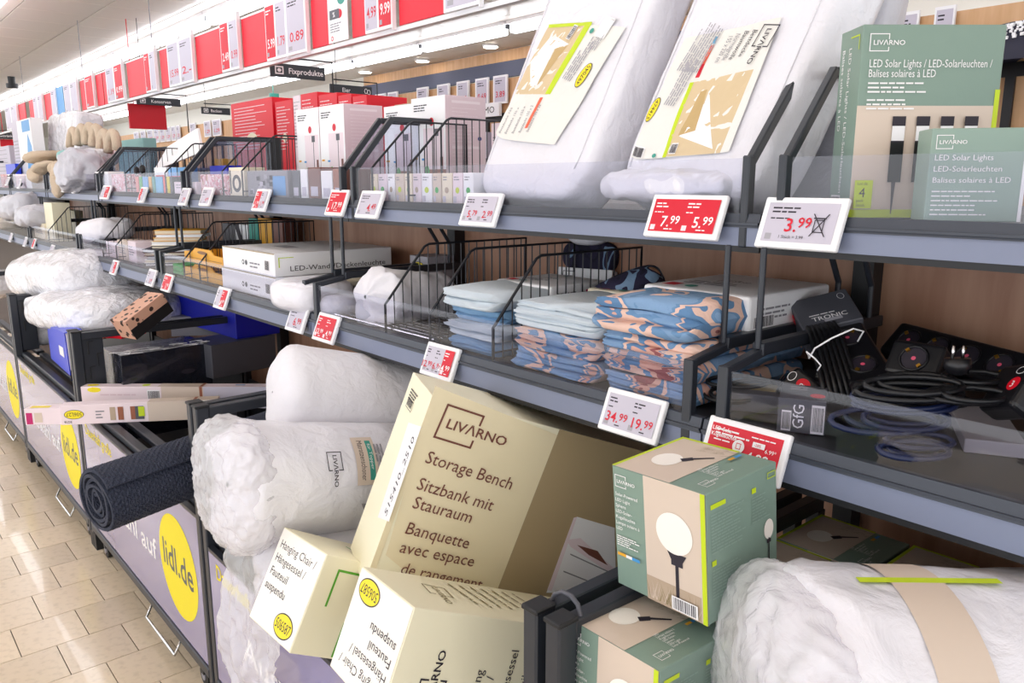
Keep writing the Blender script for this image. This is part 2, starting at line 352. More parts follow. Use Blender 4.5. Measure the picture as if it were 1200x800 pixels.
for i in range(-9,12):
    for j in range(-8,62):
        x=2.16+.6*i; y=.3+.6*j
        if -2<=i<=6 and i!=1 and 8<=j<=38: o=bpy.data.objects.new('ceiling_panel',me); COL.objects.link(o); o.location=V((x,y,3.0))-ce.location; o.parent=ce
        else: rp.box((x+.006,y+.006,3.0),(x+.594,y+.594,3.01))
o=rp.build('ceiling_panels','ceil',ce); o['kind']='stuff'
wr=tag(G().box((6.45,-3,0),(6.6,40,3.05)).build('wall_right','wallpaint'),'cream painted wall of the shop beyond the far shelves',kind='structure')
G().box((6.42,4.6,2.86),(6.45,10.9,2.99)).build('wood_trim','woodlight',wr); G().box((6.40,4.6,2.68),(6.45,10.9,2.86)).build('dark_band','walldark',wr)
tag(G().box((-4,34,0),(9,34.1,3.05)).build('wall_end','wallpaint'),'cream wall at the far end of the aisle',kind='structure')
# ceiling light strips: each lamp of a row is a thing of its own
def lamp(x,y,L,label):
    r=thing('ceiling_light',label,'ceiling light',(x,y+L/2,3.0),'linear lamps along the ceiling')
    G().box((x-.05,y,2.965),(x+.05,y+L,3.0)).build('housing','white',r)
    G().box((x-.045,y+.05,2.88),(x+.045,y+L-.05,2.965)).build('diffuser','lamp',r,bevel=.01)
    G().box((x-.02,y-.03,2.93),(x+.02,y+.03,2.98)).build('joint_clip','darker',r); return r
for x,nm in ((2.95,'in the near row above the red boards'),(5.35,'in the far row beyond the red boards'),(1.3,'in the row above the open aisle'),(-1.4,'in the row left of the aisle')):
    L=lamp(x,.2,1.5,'white linear ceiling lamp '+nm)
    NUM=('first','second','third','fourth','fifth','sixth','seventh','eighth','ninth','tenth','eleventh','twelfth','thirteenth','fourteenth','fifteenth','sixteenth'); L['label']='white linear ceiling lamp '+nm+', first'
    for k in range(1,16): dup(L,(x,.2+1.52*k+.75,3.0),'white linear ceiling lamp '+nm+', '+NUM[k])
for i,(px,py) in enumerate(((375,72+13),(428,84),(495,71),(575,54))):
    p=at(px,py,Z=2.995); r=thing('ceiling_spotlight','small round recessed ceiling spotlight, number '+('one','two','three','four')[i]+' from the left beyond the lamp rows','spotlight',(p.x,p.y,2.98),'recessed round spotlights')
    G().cyl((p.x,p.y,2.985),(p.x,p.y,3.0),.1).build('trim_ring','white',r); G().cyl((p.x,p.y,2.978),(p.x,p.y,2.986),.08).build('lens','lampspot',r)
p=at(14,98,Z=2.9); tag(G().cyl(p,p+V((0,0,.1)),.05).cyl(p+V((0,0,-.06)),p,.08).build('dome_camera','darker'),'small dark dome camera under the ceiling at the far left','camera')
# ------------------------------------------------------------------ red board rail with framed price posters
RX=2.1; RZ=2.15
rail=thing('overhead_rail','long white overhead rail holding red boards above the shelves','rail',(RX,6,RZ))
ry=lambda px:at(px,60,X=RX).y
G().box((RX,.3,RZ-.02),(RX+.03,26,RZ)).build('lower_rail','tagwhite',rail); G().box((RX,.3,RZ+.285),(RX+.03,26,RZ+.295)).build('upper_rail','tagwhite',rail)
g=G()
for y in (2.4,4.6,6.8,9,12,15,18): G().tube([(RX+.02,y,RZ+.29),(RX+.02,y,3.0)],.003,6).build('suspension_wire','grey',rail)

rb=[(469,526),(414,434),(367,389),(285,318),(230,264),(197,200),(187,196),(147,172),(118,124),(109,117),(90,99),(72,74),(46,60),(27,35),(14,22)]
for i,(a,b) in enumerate(rb):
    y1,y0=ry(a),ry(b); tag(G().box((RX-.004,y0+.004,RZ+.003),(RX+.004,y1-.004,RZ+.283)).build('red_board','posterred',bevel=.002),'plain red board in the overhead rail, '+['topmost one beside the rightmost framed poster','right of the white leaflet','left of the white leaflet','just left of the 0.89 poster group','left of the narrow red and grey poster','slim strip beside the narrow poster','second slim strip left of it','fourth full board from the right','thin strip in the fifth group','thin strip left of the fifth group','sixth full board from the right','thin strip near the far bundle','far board above the pale bundle','small far board','smallest far board at the left edge'][i],'board','red boards of the overhead rail')
def framed(px0,px1,z0,z1,spec,label,group='framed price posters of the overhead rail'):
    y1,y0=ry(px0),ry(px1); X=RX-.03; r=thing('poster_frame',label,'poster',(X,(y0+y1)/2,RZ+z0),group)
    W=y1-y0; G().box((X,y0,RZ+z0),(X+.012,y1,RZ+z1)).build('frame','tagwhite',r,bevel=.002)
    G().box((X-.002,y0-.004,RZ+z0-.01),(X+.02,y0+.002,RZ+z1+.03)).build('end_fin','tagwhite',r)
    p=PR(XF(X,y1,RZ+z0),r); hh=z1-z0; n=len(spec)
    for k,(bg,pr) in enumerate(spec):
        w0=W/n; x=k*w0+w0*.07; ww=w0*.86; p.rect(x,hh*.05,ww,hh*.9,bg); dk='white' if bg in('scrred','posterred') else 'ink'
        p.lines(x+ww*.08,hh*.86,ww*.6,2,hh*.05,dk,seed=k)
        if pr: p.text(pr,x+ww*.94,hh*.22,hh*.16,'white' if dk=='white' else 'pred',w=ww*.8,align='R',bold=True)
        p.rect(x+ww*.06,hh*.08,ww*.2,hh*.07,'midgrey')
    p.build()
framed(435,467,-.005,.3,[('screen','4.99'),('scrred','9.99')],'framed poster pair with prices 4.99 on grey and 9.99 on red')
framed(527,569,-.005,.3,[('screen','1.99')],'framed grey poster at the top edge, rightmost of the overhead rail')
framed(342,366,-.01,.3,[('screen','0.89')],'framed grey poster with a large red 0.89')
framed(318,342,-.01,.3,[('scrred','5.99'),('screen','1.79')],'framed poster half red with 5.99 and half grey, left of the 0.89 poster')
framed(264,285,-.005,.3,[('scrred','2.49'),('screen','0.99')],'narrow framed poster, dark red stripe beside grey, left of a red board')
framed(200,214,-.01,.3,[('screen','15.99')],'grey framed poster reading 15.99')
framed(214,230,-.01,.3,[('screen','2.-')],'grey framed poster reading 2.- at the right of the 15.99 one')
framed(172,185,-.005,.3,[('scrred',''),('screen','')],'small red and grey framed poster, fourth frame group from the right')
framed(125,145,-.005,.3,[('screen','1.19'),('scrred','0.99')],'framed poster pair, grey then red, above the pale hanging sheet')
framed(99,109,-.005,.3,[('scrred','')],'slim framed reddish poster left of a red strip')
framed(73,89,-.005,.3,[('screen',''),('screen','')],'grey framed poster pair near the far bundle')
framed(57,63,-.005,.3,[('screen','')],'slim grey framed poster over the far bundle')
framed(35,46,-.005,.3,[('screen',''),('screen','')],'far grey framed poster pair, second from the left edge')
framed(0,14,-.005,.3,[('screen',''),('screen','')],'far grey framed poster pair at the left edge')
y1,y0=ry(390),ry(413); lf=thing('leaflet','white leaflet with a green seal and grey tag, hung over a red board','leaflet',(RX-.02,(y0+y1)/2,RZ))
G().box((RX-.02,y0,RZ-.0),(RX-.017,y1,RZ+.3)).build('sheet','tagwhite',lf); W=y1-y0
p=PR(XF(RX-.02,y1,RZ),lf); p.text('SHOP',W*.08,.25,.022,'navy',bold=True); p.text('GLÜCK',W*.08,.222,.022,'navy',bold=True); p.ell(W*.72,.2,W*.2,.03,'teal'); p.ell(W*.6,.13,W*.14,.022,'pred'); p.rect(W*.1,.11,W*.5,.045,'cardgrey'); p.text('%',W*.26,.12,.025,'white',bold=True); p.lines(W*.12,.085,W*.6,4,.012,'grey'); p.ell(W*.2,.02,.012,.012,'pred'); p.ell(W*.2,.02,.007,.007,'tagwhite'); p.build()
y1,y0=ry(63),ry(71); tag(G().box((RX-.02,y0,RZ),(RX-.017,y1,RZ+.3)).build('blue_leaflet','blueprint'),'blue and white leaflet in the overhead rail at the far left','leaflet')
# hanging department signs
def hang(px0,py0,px1,py1,Y,txt,label,icon=0,z1=None):
    a=at(px0,py0,Y=Y); b=at(px1,py1,Y=Y); W=b.x-a.x; h=a.z-at(px0,py1,Y=Y).z; X0=a.x; Z0=a.z-h
    r=thing('hanging_sign',label,'sign',(X0+W/2,Y,Z0),'black hanging department signs')
    G().box((X0,Y,Z0),(X0+W,Y+.02,Z0+h)).build('sign_board','signdark',r,bevel=.002)
    g=G(); g.tube([(X0+W*.1,Y+.01,Z0+h+.04),(X0+W+.06,Y+.01,Z0+h+.04),(X0+W+.06,Y+.01,Z0-.25)],.006,6); g.tube([(X0+W*.15,Y+.01,Z0+h),(X0+W*.15,Y+.01,3)],.003,5); g.build('hanger_rod','darker',r)
    p=PR(YF(X0,Y,Z0),r); p.text(txt,W*.32 if icon==0 else W*.28,h*.3,h*.42,'white',bold=True)
    if icon==0: p.frame(W*.07,h*.2,h*.7,h*.6,h*.1,'white'); p.ell(W*.07+h*.35,h*.5,h*.16,h*.14,'white')
    else: p.ell(W*.85,h*.55,h*.2,h*.26,'white'); p.ell(W*.85,h*.55,h*.14,h*.2,'signdark'); p.ell(W*.92,h*.45,h*.2,h*.26,'white'); p.ell(W*.92,h*.45,h*.14,h*.2,'signdark')
    p.build()
hang(317,73,381,89,5.0,'Fixprodukte','black hanging sign reading Fixprodukte')
hang(387,98,436,110,6.5,'Eier','black hanging sign reading Eier with an egg symbol',1)
hang(160,113,212,122,8.5,'Konserven','black hanging sign reading Konserven with a can symbol')
hang(236,125,270,133,9.5,'Backen','black hanging sign reading Backen',0)
hang(-12,155,21,162,16,'Getränke','black hanging sign at the far left above a small red board')
a=at(150,121,Y=8.6);b=at(196,152,Y=8.6); tag(G().box((a.x,8.6,b.z),(b.x,8.63,a.z)).box((a.x+.05,8.61,a.z),(a.x+.056,8.616,3.0)).build('red_sign_board','red'),'plain red board below the Konserven sign','board')
a=at(0,163,Y=16.1);b=at(23,172,Y=16.1); tag(G().box((a.x,16.1,b.z),(b.x,16.13,a.z)).box((a.x+.05,16.11,a.z),(a.x+.06,16.12,3.0)).build('red_sign_board','red'),'small red board at the far left under a black sign','board')
a=at(317,109,Y=12);b=at(327,114,Y=12); tag(G().box((a.x,12,b.z),(b.x,12.05,a.z)).box((a.x+.05,12.02,a.z),(a.x+.06,12.03,3.0)).build('exit_sign','teal'),'small green lit exit sign in the distance','sign')
# ------------------------------------------------------------------ far aisle shelving (second gondola)
gx=4.2
for i,(ya,yb) in enumerate(((-.6,1.0),(1.0,2.9),(2.9,4.8),(4.8,6.7),(6.7,8.6),(8.6,10.5),(10.5,12.4),(12.4,14.3),(14.3,16.2))):
    r=thing('far_shelving_unit','wooden shelving unit of the next aisle, '+['at the right edge of the photo','behind the solar light cartons','behind the leaning white bags','under the white header strip','behind the lamp cartons','behind the red cartons','beyond the wire baskets','behind the Konserven sign','at the far left'][i],'shelving',(gx+.3,(ya+yb)/2,0))
    G().box((gx,ya+.01,.1),(gx+.04,yb-.01,1.926)).build('wood_panel','woodlight',r); G().box((gx-.01,ya,1.926),(gx+.5,yb,1.99)).build('header_band','darker',r)
    G().box((gx+.005,ya,1.99),(gx+.03,yb,2.25)).build('price_board','woodlight',r)
    for k in range(5): G().box((gx-.02,ya+k*(yb-ya)/5-.02,.1),(gx,ya+k*(yb-ya)/5+.02,1.926)).build('slot_post','darker',r)
    for z in (.4,.8,1.2,1.6): G().box((gx-.3,ya+.01,z),(gx,yb-.01,z+.03)).build('shelf','dark',r)
cards=[(440,452,''),(455,466,''),(489,502,''),(513,527,''),(536,550,'0.19'),(558,573,'0.69'),(579,595,'3.89'),(1056,1078,''),(1096,1120,''),(219,226,''),(236,244,''),(246,256,''),(152,158,''),(168,175,''),(176,182,''),(183,189,''),(190,196,''),(197,202,''),(203,207,''),(160,166,'')]
for i,(a,b,t) in enumerate(cards):
    y1=at(a,100 if a<1000 else 20,X=gx-.02).y; y0=at(b,100 if a<1000 else 20,X=gx-.02).y
    r=thing('price_card','white framed price card on the far shelving, '+(('reading '+t) if t else ['leftmost beside the Eier sign','second beside the Eier sign','third from the left over the white strip','fourth from the left over the white strip','','','','above the large solar light carton, left one','above the large solar light carton, right one','right of the Konserven sign, first','right of the Konserven sign, second','right of the Konserven sign, third','far left group, first','far left group, third','far left group, fourth','far left group, fifth','far left group, sixth','far left group, seventh','far left group, eighth','far left group, second'][i]),'price card',(gx-.02,(y0+y1)/2,2.06),'price cards over the far shelving')
    G().box((gx-.03,y0,2.06),(gx-.015,y1,2.275)).build('card_frame','tagwhite',r); W=y1-y0
    p=PR(XF(gx-.03,y1,2.06),r); p.rect(W*.1,.015,W*.8,.185,'screen'); p.lines(W*.18,.17,W*.5,2,.018,'ink',seed=i)
    p.text(t or '1.29',W*.85,.05,.045,'pred',w=W*.65,align='R',bold=True); p.build()
y1=at(510,130,X=gx-.02).y; ys=at(553,130,X=gx-.02).y; y0=at(588,130,X=gx-.02).y
tk=thing('shelf_header_strip','pale lettered strip with a coloured flower emblem above the far shelving','header strip',(gx-.02,(y0+y1)/2,1.97)); G().box((gx-.05,y0,1.966),(gx-.02,y1,2.072)).build('strip_board','tagwhite',tk)
p=PR(XF(gx-.05,y1,1.966),tk); L=y1-y0; p.text('TASSIMO',.02,.03,.05,'ink',w=L*.22); x=L*.48
for k,c in enumerate(('red','blueprint','yel2','green','magenta')): p.ell(x+.035*math.cos(k*1.256),.053+.03*math.sin(k*1.256),.022,.02,c)
p.text('TASSIMO',L*.56,.028,.05,'ink',w=L*.38); p.build()
# products on the far shelving seen through the baskets
for i in range(26):
    y=3.0+i*.21; c=('tagwhite','bookcream','pinkl','screen','yel2','aqua')[i%6]
    b=Box('packet',('white','cream','pink','grey','amber','aqua')[i%6]+' upright packet on the far shelving, '+('1st 2nd 3rd 4th 5th 6th 7th 8th 9th 10th 11th 12th 13th 14th 15th 16th 17th 18th 19th 20th 21st 22nd 23rd 24th 25th 26th'.split()[i])+' from the right','packet',(gx-.25,y+.16,1.63),AIS,(.15,.14,.2+.03*(i%3)),c,'packets on the far shelving'); p=b.pr('front'); p.lines(.02,.15,.1,4,.02,'grey',seed=i); p.rect(.02,.03,.05,.03,('red','blue','green')[i%3]); p.build()
# dark dotted dome and its neighbour
p0=at(1195,76,X=4.0); d=thing('dotted_dome','dark dome with a spray of white dots, on the far shelving at the right edge','dome',p0)
g=G(); g.grid(lambda u,v:p0+V((.22*math.cos(u*6.283)*math.sin(v*1.57),.30*math.sin(u*6.283)*math.sin(v*1.57),.30*math.cos(v*1.57)*.6)),36,12,True); g.build('dome_shell','navy',d,True)
g=G(); rd=random.Random(4)
for k in range(60):
    u=3.0+rd.gauss(.25,.25); v=.5+rd.random()*.6; c=p0+V((.224*math.cos(u)*math.sin(v),.304*math.sin(u)*math.sin(v),.183*math.cos(v))); s_=.003+.004*rd.random(); g.box(c-V((s_,s_,s_)),c+V((s_,s_,s_)))
o=g.build('dots','tagwhite',d); o['kind']='stuff'
# ------------------------------------------------------------------ near gondola bays
YB=[-.66,.705,2.03,3.36,4.69,6.02,7.35,8.68]
TXF,TZ=1.13,1.404; MXF,MZ=1.0,1.092; BX=1.53
bl=['with the solar light cartons above the power strips','with the leaning white bedding bags above the folded sheets','with the lamp cartons above the white ceiling-lamp cartons','with small gift packets above the books','with the beige towels above the white pillow','at the far left above pale sacks','last visible one at the far end']
BAY=[]
for i in range(7):
    a,b=YB[i],YB[i+1]; r=thing('shelving_bay','dark steel shelving bay '+bl[i],'shelving',(1.3,(a+b)/2,0),'bays of the near shelving'); BAY.append(r)
    G().box((BX,a+.003,.05),(BX+.015,b-.003,1.39)).build('back_panel','wood',r)
    G().box((1.49,a-.02,0),(1.545,a+.02,1.64)).build('upright','darker',r)
    for nm,XX,Z,hg,hd in (('upper_shelf',TXF,TZ,.03,.018),('lower_shelf',MXF,MZ,.038,.019)):
        s=G().box((XX+.012,a+.002,Z-.016),(BX,b-.002,Z)).build(nm,'darker',r)
        pr=[(XX,a+.002,Z+.004),(XX-.006,a+.002,Z-hd),(XX+.012,a+.002,Z-hd),(XX+.012,a+.002,Z+.004)]
        G().prism(pr[::-1],(0,b-a-.004,0)).build('rail_cap','raildark',s); G().box((XX-.008,a+.002,Z-hd+.004),(XX-.002,b-.002,Z-hd+.008)).build('rail_lip','raildark',s)
        G().box((XX-.002,a+.002,Z-hd-hg),(XX+.006,b-.002,Z-hd)).build('price_rail','railgrey',s); G().box((XX,a+.002,Z-hd-hg-.01),(XX+.05,b-.002,Z-hd-hg)).build('rail_base','darker',s)
    G().box((TXF+.002,a+.045,TZ),(TXF+.005,b-.045,TZ+.092)).build('upper_guard','glass',r)
    G().box((MXF+.002,a+.045,MZ),(MXF+.005,b-.045,MZ+.088)).build('lower_guard','glass',r)
    for yy in (a+.032,b-.032):
        g=G(); g.bar((TXF+.005,yy,TZ-.05),(TXF+.005,yy,1.5),.014,.02,(1,0,0)); 
        g.bar((TXF+.008,yy,1.49),(1.265,yy,1.636),.014,.016); g.bar((1.265,yy,1.632),(1.5,yy,1.632),.014,.016)
        g.build('upper_side_frame','dark',r,bevel=.002)
    G().box((1.15,a+.026,TZ),(1.154,a+.03,TZ+.001)).build('frame_foot','dark',r)
    for yy in (a+.032,b-.032):
        if i in (2,3,4): G().use('glassdark').prism([(1.14,yy,1.41),(1.14,yy,1.49),(1.265,yy,1.625),(1.49,yy,1.625),(1.49,yy,1.41)],(0,.003,0)).build('side_panel',None,r)
    for yy in (a+.032,b-.032):
        g=G(); g.bar((MXF+.005,yy,MZ-.04),(MXF+.005,yy,1.186),.018,.016,(1,0,0)); g.bar((MXF,yy,1.178),(1.12,yy,1.198),.016,.014); g.bar((1.09,yy,1.2),(1.5,yy,1.2),.02,.02)
        g.tube([(1.09,yy,1.2),(1.09,yy,1.36)],.0055,8); g.tube([(1.46,yy,1.2),(1.46,yy,1.27),(1.42,yy,1.33),(1.42,yy,1.37)],.006,8)
        g.build('lower_side_frame','dark',r,bevel=.0015)
    G().box((BX+.015,a,1.38),(2.25,b,1.40)).build('rear_shelf','dark',r); G().box((1.545,a,.05),(1.56,b,1.38)).build('rear_panel','wood',r)
# ------------------------------------------------------------------ rolling bins under the shelves
FX=.657
def bin_(i,y0,y1,label,rz=.565):
    r=thing('rolling_bin',label,'bin',(.95,(y0+y1)/2,0),'rolling bins along the aisle'); yc=(y0+y1)/2
    for yy in (y0+.012,y1-.012):
        s=1 if yy<yc else -1
        po=G().box((FX-.004,yy-.014,.07),(FX+.03,yy+.014,.892)).build('post','dark',r,bevel=.003)
        G().box((FX-.006,yy-.016,.888),(FX+.032,yy+.016,.896)).build('post_cap','darker',po,bevel=.002)
        G().box((FX+.03,yy-.006,.6),(FX+.105,yy+.006,.885)).build('slotted_plate','dark',r,bevel=.002)
        g=G()
        for X2,Z2 in ((FX+.05,.82),(FX+.05,.72),(FX+.08,.77)): g.tube([(X2+.018,yy-.0075,Z2+.03),(X2,yy-.0075,Z2+.03),(X2,yy-.0075,Z2-.02)],.0028,6)
        g.build('hook_slots','darker',r)
        G().box((FX+.03,yy-.012,.86),(1.34,yy+.012,.888)).build('side_rail','dark',r,bevel=.002); G().box((1.32,yy-.012,.2),(1.345,yy+.012,.86)).build('rear_post','darker',r)
        G().box((FX,yy-.02,.0),(FX+.06,yy+.02,.075)).build('foot','darker',r)
    G().box((FX-.002,y0+.02,rz),(FX+.014,y1-.02,rz+.010)).build('front_rail_low','dark',r)
    G().box((FX+.022,y0+.02,rz+.005),(FX+.055,y1-.02,rz+.03)).build('front_rail','dark',r,bevel=.003)
    G().box((FX+.10,y0+.02,rz-.01),(FX+.135,y1-.02,rz+.012)).build('inner_rail','raildark',r,bevel=.003)
    G().box((FX-.006,y0+.02,.085),(FX+.02,y1-.02,.115)).build('base_rail','dark',r,bevel=.003); G().box((FX-.003,y0+.02,.115),(FX+.01,y1-.02,.122)).build('blue_edge','navy',r)
    G().box((FX+.01,y0+.02,.28),(1.34,y1-.02,.30)).build('bin_floor','darker',r); G().box((1.33,y0+.02,.3),(1.34,y1-.02,.6)).build('rear_wall','darker',r); G().box((FX+.03,y0+.02,.09),(1.34,y1-.02,.11)).build('chassis','darker',r)
    pn=G().box((FX-.002,y0+.028,.12),(FX+.004,y1-.028,rz)).build('advert_panel','lilac',r)
    L=y1-y0-.056; f_=XF(FX-.002,y1-.028,.12); p=PR(f_,r,'advert_slogan')
    p.text('Dauerhaft große',.05,rz-.18,.042,'yellow',w=.36,bold=True); p.build(); p=PR(f_,r,'advert_lettering')
    p.text('Auswahl auf',.2,.165,.072,'white',w=.66,bold=True); p.build(); p=PR(f_,r,'advert_circle')
    p.ell(L-.20,.225,.165,.16,'yellow',48); p.text('lidl.de',L-.33,.195,.085,'cardgrey',w=.26,bold=True); p.build()
    for yy in (y0+.13,y1-.12):
        c=thing('x','','',(0,0,0)) if 0 else None
        k=G().tube([(FX+.015,yy,.033),(FX+.035,yy,.033)],.033,20).build('caster','rubber',r,True,ang=40)
        G().tube([(FX+.012,yy,.033),(FX+.016,yy,.033)],.015,14).build('hub','grey',k); G().box((FX+.01,yy-.012,.04),(FX+.04,yy+.012,.088)).build('fork','darker',k)
    G().tube([(FX+.0,y0+.27,.088),(FX-.022,y0+.27,.045),(FX-.022,y0+.55,.045),(FX,y0+.55,.088)],.0042,8).build('brake_bar','chrome',r,True)
    return r
BIN=[bin_(-1,-.62,.692,'dark rolling bin at the right corner holding round solar lamp cartons'),bin_(0,.712,2.025,'dark rolling bin full of white mattress rolls and the storage bench carton',.5),bin_(1,2.045,3.365,'dark rolling bin holding the dark grey rolled mat and black wrapped box'),bin_(2,3.385,4.70,'dark rolling bin holding the blue folder and pink speckled boxes'),bin_(3,4.72,6.04,'dark rolling bin at the left edge of the photo')]
# wire loop tying the two side rails
tag(G().tube([V((.70,.702,.885))+V((.004*math.sin(t*.6),.028*math.cos(t*.6),.022*math.sin(t*.6)))for t in range(11)],.0035,8,closed=True).build('tie_loop','cardgrey',None,True),'grey twisted cable loop tying two bin rails together','cable loop')
# ------------------------------------------------------------------ wire dividers
def wired(y,label,up_=True,X1=1.47,dy=0,Xs=0):
    if up_: X0,z0,zf,Xb,zt,sp=1.145,TZ,1.495,1.275,1.622,.026
    else: X0,z0,zf,Xb,zt,sp=1.01,MZ,1.165,1.135,1.305,.026
    X0+=Xs;Xb+=Xs
    r=thing('wire_divider',label,'divider',(X0,y,z0),'black wire dividers on the shelves'); f=.0028
    q=lambda X,z:(X,y+dy*(X-X0),z)
    G().tube([q(X0,z0+.003),q(X0,zf),q(X0+.008,zf+.008),q(Xb-.006,zt-.006),q(Xb+.008,zt),q(X1,zt),q(X1,z0+.003)],f*1.15,8).build('frame_rod','wire',r,True)
    g=G(); X=X0+sp
    while X<X1-.01:
        zz=zt if X>Xb else zf+(zt-zf)*(X-X0)/(Xb-X0); g.tube([q(X,z0+.003),q(X,zz)],.0016,5); X+=sp
    g.tube([q(X0,z0+.02),q(X1,z0+.02)],.0022,5); g.build('wire_bars','wire',r); return r
def dvt(px,py,l,**k): return wired(at(px,py,X=1.145).y,l,True,**k)
def dvm(px,py,l,**k): return wired(at(px,py,X=1.01).y,l,False,**k)
dvt(437,232,'black wire divider on the upper shelf beside the frame right of the lamp cartons')
dvt(479,232,'black wire divider on the upper shelf between small packets left of the leaning bags')
dvt(285,225,'black wire divider on the upper shelf just left of the lamp cartons')
dvt(262,225,'black wire divider on the upper shelf above the wrapped headset box')
dvt(195,222,'black wire divider on the upper shelf behind the colourful pens')
dvt(148,220,'black wire divider on the upper shelf left of the colourful pens')
dvt(112,218,'leftmost black wire divider on the upper shelf beside the grey bag')
dvm(504,392,'black wire divider on the lower shelf left of the pale blue stack')
dvm(578,420,'black wire divider on the lower shelf between the pale blue stack and the floral sheets')
dvm(452,378,'black wire divider on the lower shelf behind the rolled white duvet')
dvm(235,330,'black wire divider on the lower shelf left of the orange crates')
dvm(216,318,'black wire divider on the lower shelf right of the stacked books')
dvm(137,300,'black wire divider on the lower shelf left of the stacked books')
dvm(121,296,'black wire divider on the lower shelf beside the small white roll')
dvm(57,275,'leftmost black wire divider on the lower shelf near the pale yellow panel')
# ------------------------------------------------------------------ helpers for goods
def hit(O,n,px,py):
    d=fw*F+rt*(px-600)+up*(400-py); k=(V(O)-CAM).dot(n)/d.dot(n); return CAM+d*k
def uvp(bx,face,px,py):       # where on a carton's face a point of the photograph falls (metres from its lower left)
    f=bx.face(face); O=f(0,0,0); u=f(1,0,0)-O; v=f(0,1,0)-O; p=hit(O,u.cross(v).normalized(),px,py)-O; return p.dot(u),p.dot(v)
def tp(p,bx,face,st,A,B,h,m='ink',bold=False):
    a=uvp(bx,face,*A); b=uvp(bx,face,*B); L=math.hypot(b[0]-a[0],b[1]-a[1]); p.text(st,a[0],a[1],h,m,w=L,rot=math.atan2(b[1]-a[1],b[0]-a[0]),bold=bold)
def pp(p,bx,face,pts,m): p.poly([uvp(bx,face,*q) for q in pts],m)
def boxz(name,label,cat,L,Rr,Z,dep,h,m,group=None,**k):   # top front corners seen at L and Rr, top at height Z
    a=at(*L,Z=Z); b=at(*Rr,Z=Z); A=(b-a); W=A.length; A.normalize(); B=V((-A.y,A.x,0)); return Box(name,label,cat,a-V((0,0,h)),(A,B,V((0,0,1))),(W,dep,h),m,group,**k)
def boxb(name,label,cat,L,Rr,Z,dep,h,m,group=None,**k):   # bottom front corners
    a=at(*L,Z=Z); b=at(*Rr,Z=Z); A=(b-a); W=A.length; A.normalize(); B=V((-A.y,A.x,0)); return Box(name,label,cat,a,(A,B,V((0,0,1))),(W,dep,h),m,group,**k)
def oval(p,x,y,rx,ry,txt,rot=0,bold=False):
    p.ell(x,y,rx,ry,'ink',32,rot); p.ell(x,y,rx*.94,ry*.9,'yellow',32,rot)
    c,q=math.cos(rot),math.sin(rot); h=ry*.8; p.text(txt,x-(rx*.78)*c+h*.5*q,y-(rx*.78)*q-h*.5*c,h,'ink',w=rx*1.56,rot=rot)
def folded(name,label,cat,m,O,ax,W,D,h,nf=3,group=None,amp=.0055,seed=0,band=None,bm='paper',wob=.0,mats=None):
    O=V(O);a,b,c=[V(x).normalized() for x in ax]; r=thing(name,label,cat,O+a*W/2+b*D/2,group); th=h/nf; sd=V((seed*3.7,seed*1.3,seed*9.1))
    prof=[]
    for i in range(nf):
        for k in range(7):
            t=-math.pi/2+math.pi*k/6; prof.append((th*.5-math.cos(t)*th*.62+.006*math.sin(seed+i*2.1),th*(i+.5)+math.sin(t)*th*.5))
    nfr=len(prof)
    prof+= [(D*.3,h),(D*.7,h),(D-.01,h*.97),(D,h*.6),(D,h*.3),(D-.01,0),(D*.5,0)]
    N=len(prof); NU=22
    def fn(v,u):
        i=int(round(v*N))%N; pb,pz=prof[i]; e=abs(2*u-1)
        s=max(0,1-e**10)**.3; z=h/2+(pz-h/2)*s; x=(u-.5)*W*1.0; bb=D/2+(pb-D/2)*(1-.15*(1-s))
        w=a*(x+W/2)+b*bb+c*z; q=V((x*9,bb*9,pz*26))+sd; d=(amp*fbm(q)+amp*1.5*noise.noise(V((x*5,i*1.7,seed))))*s
        return O+w+b*(-d*1.6 if i<nfr else 0)+c*(amp*1.1*noise.noise(V((x*12,bb*12,i*.0))+sd)*s*(pz/h)+d*.4)
    o=G().grid(fn,N,NU,True).build('folded_cloth',m,r,True)
    if band:
        x0,x1,dd=band; g=G(); e=.002
        f=lambda x,q:O+a*x+b*q[0]+c*q[1]; pts=[(-.004,0),(-.010,h*.3),(-.010,h*.7),(-.002,h+.003),(dd,h+.005)]
        g.grid(lambda u,v:f(x0+(x1-x0)*u,(lambda t:(pts[t]))(int(round(v*4)))),1,4); g.build('paper_band',bm,r,True)
        p=PR(lambda x,y,o=0:O+a*(x0+x)+b*y+c*(h+.006+o),r); w=x1-x0; p.lines(w*.15,dd*.7,w*.6,4,dd*.09,'grey',seed=seed); p.rect(w*.7,dd*.15,w*.2,dd*.14,'pred'); p.barcode(w*.1,dd*.08,w*.3,dd*.16,seed=seed,bg=None); p.build()
    return r
